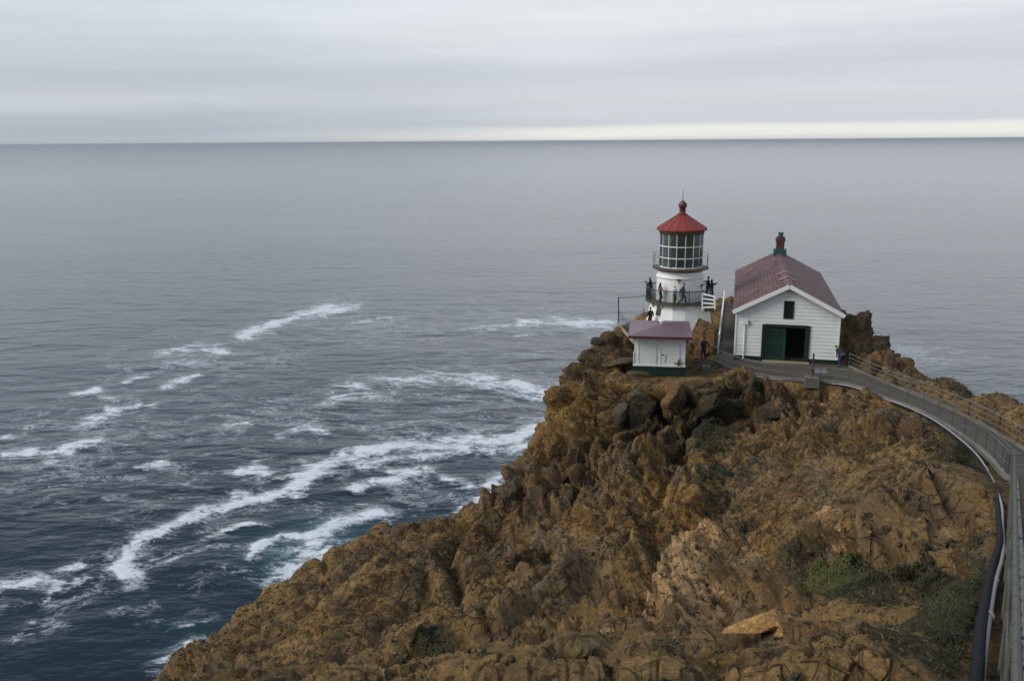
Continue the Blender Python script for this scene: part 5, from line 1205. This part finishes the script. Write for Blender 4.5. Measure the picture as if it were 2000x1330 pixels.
M['scrub'] = leafmat('dry_scrub', (0.05, 0.046, 0.022), (0.085, 0.072, 0.04)); M['scrubgreen'] = leafmat('green_scrub', (0.026, 0.025, 0.009), (0.05, 0.043, 0.018)); M['ice'] = leafmat('ice_plant_leaves', (0.042, 0.046, 0.005), (0.08, 0.076, 0.009), .45); M['ice2'] = leafmat('dark_ice_plant_leaves', (0.023, 0.026, 0.006), (0.042, 0.042, 0.010), .45)
M['straw'] = leafmat('dry_straw', (0.2, 0.15, 0.075), (0.13, 0.1, 0.05))
def tufts(name, idxs, nblade, lo, hi, seed, spread=1.0, width=.16, up=.75):
    r_ = np.random.default_rng(seed); m = len(idxs); nb = nblade
    L_ = (lo + (hi - lo) * r_.random((m, 1, 1)) ** 1.5) * np.minimum(1, .4 + PT[idxs][:, None, None] / 45)
    d = r_.normal(size=(m, nb, 3)) * .75 + N2[idxs][:, None, :] * up + np.array([0, 0, .35]); d /= np.linalg.norm(d, axis=2, keepdims=True)
    ln = L_ * r_.uniform(.5, 1.15, (m, nb, 1)); base = V2[idxs][:, None, :] + r_.normal(size=(m, nb, 3)) * L_ * .35 * spread - N2[idxs][:, None, :] * .01
    s = np.cross(d, r_.normal(size=(m, nb, 3))); s /= np.linalg.norm(s, axis=2, keepdims=True); s2 = np.cross(d, s); w_ = ln * width
    a = base + s * w_; b = base - s * w_ * .5 + s2 * w_ * .87; c_ = base - s * w_ * .5 - s2 * w_ * .87; md = 0.35
    tip = base + d * ln
    VV = np.stack([a, b, c_, tip], 2).reshape(-1, 3); k = np.arange(m * nb)[:, None] * 4
    FF = np.concatenate([k + np.array([[0, 1, 3]]), k + np.array([[1, 2, 3]]), k + np.array([[2, 0, 3]])]); return np_mesh(name, VV, FF)
r_ = np.random.default_rng(21); dens_ = area * (np.clip(veg[vi], 0, 1) ** 1.5 + .04); ids = r_.choice(vi, 22000, p=dens_ / dens_.sum())
clump = perlin(V2[ids] / 1.3 + 5) > -.05; ids = ids[clump]
tag(link_mesh('scrub', tufts('scrub', ids, 9, .05, .2, 1), M['scrubgreen']), 'dark green low scrub growing in patches on the slope', 'scrub', kind='stuff')
dens_ = area * (.3 + np.clip(veg[vi], 0, 1)) * (1 - .7 * rock[vi]); ids = r_.choice(vi, 22000, p=dens_ / dens_.sum()); ids = ids[perlin(V2[ids] / 2.1 + 25) > 0.0]
tag(link_mesh('scrub', tufts('scrub', ids, 7, .04, .15, 2), M['scrub']), 'dry brown low scrub dotted over the bare slope', 'scrub', kind='stuff')
ids = r_.choice(vi, 1200, p=dens_ / dens_.sum()); tag(link_mesh('dry_grass', tufts('dry_grass', ids, 7, .12, .4, 3, 1.0, .03, .6), M['straw']), 'pale dry grass stems sticking out of the slope', 'grass', kind='stuff')
def patch(poly, n, lo, hi, mat, label, seed):
    pl_ = np.array(poly, float); q = np.c_[PX, PY]; d, _ = poly_dist(q[vi], pl_); wob = 10 * perlin(np.c_[q[vi] / 22, np.zeros(len(vi))]); sel = vi[(d + wob) < 0]
    if len(sel) < 20: return
    rr_ = np.random.default_rng(seed); ww = PT[sel] ** 2; ids = rr_.choice(sel, n, p=ww / ww.sum()); o = link_mesh('ice_plant', tufts('ice_plant', ids, 7, lo, hi, seed, 1.2, .2, .9), mat); tag(o, label, 'ice plant', 'ice plant patches on the slope')
patch([(1558,1186),(1562,1160),(1600,1136),(1660,1122),(1730,1120),(1756,1134),(1720,1150),(1680,1168),(1650,1190),(1600,1216),(1572,1216)], 5200, .09, .2, M['ice'], 'large bright yellow green ice plant patch beside the long yellow slab', 5)
patch([(925,1238),(960,1214),(1000,1194),(1028,1196),(1020,1214),(985,1232),(950,1250)], 2600, .07, .16, M['ice2'], 'dark green ice plant streak on the slope left of the angular yellow block', 6)
patch([(810,1306),(840,1276),(870,1262),(885,1272),(860,1300),(830,1318)], 2200, .07, .16, M['ice2'], 'small dark ice plant patch at the bottom edge of the slope', 7)
patch([(1830,1260),(1836,1200),(1870,1180),(1900,1176),(1898,1240),(1880,1270)], 2600, .06, .14, M['ice2'], 'dark ice plant mat beside the black pipe', 8)
patch([(1470,1296),(1500,1284),(1560,1288),(1575,1300),(1520,1308)], 900, .08, .18, M['ice2'], 'low green ice plant mat below the short tan stone', 9)
patch([(1860,905),(1890,880),(1915,905),(1932,940),(1938,985),(1915,980),(1890,945)], 2200, .06, .16, M['ice2'], 'dark ice plant band along the bend of the black pipe', 10)
patch([(1340,1004),(1380,975),(1430,950),(1440,968),(1390,1000)], 1400, .06, .14, M['ice2'], 'dim green ice plant patch in the middle of the slope', 11)
patch([(1648,625),(1668,615),(1700,640),(1724,680),(1722,700),(1690,690),(1660,665)], 1200, .05, .11, M['ice2'], 'dark green growth covering the mound right of the gabled building', 12)

patch([(1775,1335),(1800,1275),(1845,1185),(1895,1090),(1930,1085),(1915,1160),(1890,1335)], 3000, .04, .10, M['ice2'], 'dark green mat along the near end of the black pipe', 13)
patch([(1755,1152),(1790,1116),(1925,1096),(1930,1122),(1820,1146)], 2600, .05, .12, M['scrubgreen'], 'dull green mat between the bright ice plant and the black pipe', 14)
# ------------------------------------------------------------------ people
SKIN = paint('skin', (0.36, 0.2, 0.14), .5, .1, (0.3, .15, .1)); EYE = paint('eyes', (0.02, .015, .012), .2, 0)
def remeshed(mb, name, vox, mat, parent=None, smooth_it=2):
    me = bpy.data.meshes.new('tmp'); me.from_pydata(mb.v, [], mb.f); me.update(); o = bpy.data.objects.new('tmp', me); COL.objects.link(o)
    md = o.modifiers.new('r', 'REMESH'); md.mode = 'VOXEL'; md.voxel_size = vox; md.use_smooth_shade = True
    s = o.modifiers.new('s', 'SMOOTH'); s.factor = .5; s.iterations = smooth_it
    dg = bpy.context.evaluated_depsgraph_get(); m2 = bpy.data.meshes.new_from_object(o.evaluated_get(dg)); m2.name = name
    bpy.data.objects.remove(o); r = link_mesh(name, m2, None, parent); r.data.materials.clear(); r.data.materials.append(mat); return r
def cloth(name, col): return paint(name, col, .85, .25, tuple(q * .5 for q in col), 6)
def ik(a, b, l1, l2, pole):
    a, b, pole = Vector(a), Vector(b), Vector(pole); d = b - a; L_ = min(d.length, l1 + l2 - .004); dn = d.normalized(); b = a + dn * L_
    x = (l1 * l1 - l2 * l2 + L_ * L_) / (2 * L_); h = math.sqrt(max(0, l1 * l1 - x * x)); p = pole - dn * pole.dot(dn); p.normalize(); return a + dn * x + p * h, b
def person(loc, yaw, H_, label, top, bottom, haircol, lean=0.0, feet=((-.1, 0, 0), (.1, 0, 0)), hands=((-.27, .05, .78), (.27, .05, .78)), hair='short', hipdrop=0.0, look=0.0, headpitch=0.0, jacket_len=.9, hipshift=0.0, shoe=(.02, .018, .016), fat=1.0):
    k = H_ / 1.72
    hip = Vector((0, hipshift, .90 - hipdrop)); sp_ = Vector((0, math.sin(lean), math.cos(lean))); ch_ = hip + sp_ * .36; nk = hip + sp_ * .58; 
    hd = nk + (Vector((0, math.sin(lean * .6 + headpitch), math.cos(lean * .6 + headpitch)))) * .15
    B, J, TR, SH_, HR = MB(), MB(), MB(), MB(), MB()
    B.capsule(hip, ch_, .13, .14); B.capsule(ch_, nk - sp_ * .05, .15, .09); B.capsule(nk - sp_ * .04, hd - sp_ * .02, .055, .05)
    hw_ = Vector((math.cos(look), math.sin(look), 0)); fwd = Vector((-math.sin(look), math.cos(look), -math.sin(headpitch) * .8)).normalized()
    up_ = (hd - nk).normalized()
    B.ball(hd + up_ * .045, (.075, .092, .098)); B.ball(hd - up_ * .03 + fwd * .028, (.055, .06, .06))
    B.capsule(hd + up_ * .045 + fwd * .085, hd + up_ * .005 + fwd * .108, .009, .015, 6); B.capsule(hd - up_ * .035 + fwd * .082 - hw_ * .02, hd - up_ * .035 + fwd * .082 + hw_ * .02, .008, .008, 6)
    for s in (-1, 1): B.ball(hd + hw_ * s * .077 + up_ * .03, (.012, .02, .03))
    wrists = []
    for s, f in zip((-1, 1), feet):
        h_ = hip + Vector((s * .085, 0, -.02)); an = Vector((f[0], f[1], f[2] + .085)); kn, an = ik(h_, an, .43, .42, (s * .05, 1, .0))
        B.capsule(h_, kn, .078, .052); B.capsule(kn, kn.lerp(an, .35), .05, .054); B.capsule(kn.lerp(an, .35), an, .054, .036)
        TR.capsule(h_, kn, .096 * fat, .068 * fat); TR.capsule(kn, an + Vector((0, 0, .02)), .07 * fat, .062 * fat)
        SH_.capsule(an + Vector((0, -.04, -.045)), an + Vector((s * .015, .14, -.05)), .042, .034); SH_.capsule(an + Vector((0, -.02, .0)), an + Vector((0, -.02, -.04)), .045, .045)
        B.capsule(an, an + Vector((0, .1, -.045)), .034, .025)
    TR.capsule(hip + Vector((-.05, 0, -.0)), hip + Vector((.05, 0, 0)), .125, .125); TR.capsule(hip, hip + sp_ * .1, .13, .13)
    J.capsule(hip + sp_ * (.12 - (jacket_len - .9)), ch_, .155 * fat, .168 * fat); J.capsule(ch_, nk - sp_ * .08, .17 * fat, .12); J.capsule(nk - sp_ * .05, nk + sp_ * .01, .075, .065)
    for s, hpos in zip((-1, 1), hands):
        sh = nk - sp_ * .09 + Vector((s * .17, 0, 0)); el, wr_ = ik(sh, Vector(hpos), .28, .25, (s * .5, -.8, -.4))
        B.capsule(sh, el, .048, .038); B.capsule(el, wr_, .038, .026); J.capsule(sh - Vector((s * .07, 0, 0)), sh, .08, .078); J.capsule(sh, el, .074, .058); J.capsule(el, wr_ - (wr_ - el).normalized() * .02, .058, .044)
        d = (wr_ - el).normalized(); sd_ = d.cross(Vector((0, 0, 1))); sd_ = sd_.normalized() if sd_.length > .1 else Vector((0, 1, 0)); nr = sd_.cross(d)
        pm = wr_ + d * .085; B.capsule(wr_, wr_ + d * .05 + sd_ * .014, .026, .024); B.capsule(wr_ + d * .02 - sd_ * .012, pm - sd_ * .014, .022, .02); B.capsule(wr_ + d * .04 + sd_ * .012, pm + sd_ * .018, .021, .018)
        for j, ln in enumerate((.068, .078, .074, .056)):
            b0 = pm + sd_ * (-.03 + .02 * j); m_ = b0 + d * ln * .5 - nr * .006; e_ = m_ + d * ln * .38 - nr * .026; B.capsule(b0 - d * .02, m_, .0095, .0088, 7); B.capsule(m_, e_, .0088, .0078, 7)
        b0 = wr_ + d * .03 - sd_ * .026; m_ = b0 + d * .03 - sd_ * .03 - nr * .01; B.capsule(b0, m_, .0115, .0105, 7); B.capsule(m_, m_ + d * .032 - sd_ * .006 - nr * .012, .0105, .009, 7); wrists.append((wr_ + d * .1, d))
    HR.ball(hd + up_ * .065 - fwd * .014, (.086, .098, .092)); 
    if hair == 'long': HR.capsule(hd + up_ * .05 - fwd * .05, nk - sp_ * .1 - fwd * .09, .078, .085); HR.capsule(hd - fwd * .03 + hw_ * .06, nk - sp_ * .05 + hw_ * .07 - fwd * .03, .035, .04); HR.capsule(hd - fwd * .03 - hw_ * .06, nk - sp_ * .05 - hw_ * .07 - fwd * .03, .035, .04)
    elif hair == 'hood': HR.capsule(hd + up_ * .05 - fwd * .03, nk - fwd * .05, .098, .085)
    root = remeshed(B, 'person', .0075, SKIN); tag(root, label, 'person', 'visitors at the lighthouse')
    # keep hair off the face
    hv = []
    j = remeshed(J, 'jacket', .014, top, root); tr = remeshed(TR, 'trousers', .014, bottom, root); s_ = remeshed(SH_, 'shoes', .012, cloth('shoe_leather', shoe), root); h_ = remeshed(HR, 'hair' if hair != 'hood' else 'hood', .012, haircol, root)
    fc = hd - up_ * .01 + fwd * .09
    for v in h_.data.vertices:
        q = v.co - (hd + up_ * .03); f_ = q.dot(fwd)
        if f_ > .035 and q.dot(up_) < .055: v.co -= fwd * (f_ - .03)
    e_ = MB()
    for s in (-1, 1): e_.ball(hd + up_ * .035 + fwd * .083 + hw_ * s * .03, .010, 8)
    e_.build('eyes', EYE, root)
    root.location = Vector(loc); root.rotation_euler = (0, 0, yaw); root.scale = (k, k, k)
    return root, wrists
def facing(px_from, px_to): return 0
FB = ZP + zb0 + .05
def on_balcony(px, r=2.45, back=False):          # stands on the balcony ring under this photo column
    best = None
    for a in np.linspace(0, 2 * math.pi, 1440):
        q = np.array([TOW[0] + r * math.cos(a), TOW[1] + r * math.sin(a), FB]); x_, y_, t_ = proj(q)
        if (q[1] > TOW[1]) != back: continue
        if best is None or abs(x_ - px) < best[0]: best = (abs(x_ - px), q)
    return best[1]
dk = cloth('black_wool', (0.012, .012, .014)); hairb = cloth('dark_brown_hair', (0.022, .013, .01)); hairl = cloth('light_brown_hair', (0.09, .055, .03)); jean = cloth('blue_jeans', (0.035, .055, .095)); navy = cloth('navy_jacket', (0.014, .016, .036)); pinkc = cloth('dusty_pink_top', (0.2, .1, .12)); plum = cloth('plum_trousers', (0.035, .016, .022)); whit = cloth('white_top', (0.5, .48, .5)); tealc = cloth('dark_teal_coat', (0.012, .04, .042)); grey = cloth('grey_trousers', (0.06, .065, .075)); dkt = cloth('dark_teal_jacket', (0.01, .018, .022)); brn = cloth('brown_trousers', (0.03, .02, .015)); bljean = cloth('deep_blue_jeans', (0.022, .035, .11))
CAMB = cloth('camera_black', (0.01, .01, .01))
def held(root, w_, name, size): 
    p = (w_[0][0] + w_[1][0]) / 2; o = MB().box(p + Vector((0, .03, .02)), size).build(name, CAMB, None); bevel(o, .01); o.matrix_world = Matrix.Translation(root.location) @ Matrix.Rotation(root.rotation_euler.z, 4, 'Z') @ Matrix.Scale(root.scale.x, 4); return o
# yaw 0 faces away from the photographer (+Y); positive turns to the left
q = on_balcony(1269, 2.42, True)
a, w_ = person(q, R(55), 1.74, 'person with long dark hair leaning on the left balcony rail, raising a camera', dk, dk, hairb, lean=.25, hands=((-.16, .38, 1.28), (.12, .4, 1.3)), hair='long', hipshift=-.05)
tag(held(a, w_, 'camera', (.15, .1, .11)), 'small black camera held out over the left balcony rail', 'camera')
q = on_balcony(1289, 2.4); person(q, R(-60), 1.58, 'person with dark hair and dusty pink top at the front left balcony rail', pinkc, plum, hairb, hands=((-.2, .22, 1.0), (.2, .24, 1.0)), hair='long', jacket_len=1.0)
q = on_balcony(1317, 2.3); person(q, R(-150), 1.42, 'small person in pale top and dark trousers standing left of the walking man', whit, cloth('charcoal_trousers', (.014, .012, .014)), hairl, hands=((-.22, .1, .8), (.2, .16, .86)))
q = on_balcony(1332, 2.3); person(q, R(-88), 1.74, 'man in navy jacket and blue jeans walking along the balcony', navy, jean, hairl, lean=.12, feet=((-.09, .34, 0.0), (.1, -.34, .04)), hands=((-.22, -.16, .86), (.22, .26, .9)), hipdrop=.07, headpitch=.15, fat=1.05)
q = on_balcony(1382, 2.5, True); person(q, R(80), 1.8, 'tall person in black coat pointing left from the right end of the balcony', dk, grey, hairb, hands=((-.2, .55, 1.42), (.2, .12, .9)), jacket_len=1.12)
q = on_balcony(1390, 2.72, True); a, w_ = person(q, R(-100), 1.6, 'person in dark teal coat lifting a phone beside the tall pointing person', tealc, grey, hairb, hands=((-.13, .4, 1.42), (.13, .4, 1.44)), jacket_len=1.12, hair='hood')
tag(held(a, w_, 'phone', (.16, .015, .08)), 'black phone held up by the person in the dark teal coat', 'phone')
q = P(1270, 617, 72.6); q[2] = ground_at(q[0], q[1]) ; person(q, R(20), 1.72, 'person in black half hidden behind the lighthouse base at the cliff fence', dk, dk, hairb, hands=((-.24, .12, .95), (.24, .12, .95)))
q = Pz(1374, 703, ZP); person((q[0], q[1], ZP - .02), R(10), 1.76, 'person in black jacket with elbows out standing between shed and outcrop', dkt, brn, hairb, feet=((-.15, 0, 0), (.16, .05, 0)), hands=((-.16, .14, 1.06), (.42, .06, 1.0)), fat=1.1)
q = Pz(1641, 716, ZP); person((q[0], q[1], ZP), R(28), 1.78, 'person in black top and blue jeans bending forward at the building corner', dk, bljean, hairb, lean=.95, feet=((-.12, 0, 0), (.12, .06, 0)), hands=((-.1, .3, .74), (.1, .33, .7)), hipshift=-.14, headpitch=.35)
# ------------------------------------------------------------------ sea air
def haze_box():
    X, Y, ZT, ZB = 76000.0, 76000.0, HC + 6.0, -7.5
    o = MB().box((0, 0, (ZT + ZB) / 2), (2 * X, 2 * Y, ZT - ZB)).build('haze', None); m_ = bpy.data.materials.new('sea_air'); m_.use_nodes = True; n_ = m_.node_tree; n_.nodes.clear()
    out = n_.nodes.new('ShaderNodeOutputMaterial'); pv = n_.nodes.new('ShaderNodeVolumePrincipled'); pv.inputs['Color'].default_value = (.50, .54, .58, 1); pv.inputs['Density'].default_value = 4.5e-5; pv.inputs['Anisotropy'].default_value = 0.1
    n_.links.new(pv.outputs[0], out.inputs['Volume']); o.data.materials.append(m_); tag(o, kind='stuff'); return o
haze_box(); SC.cycles.volume_bounces = 1
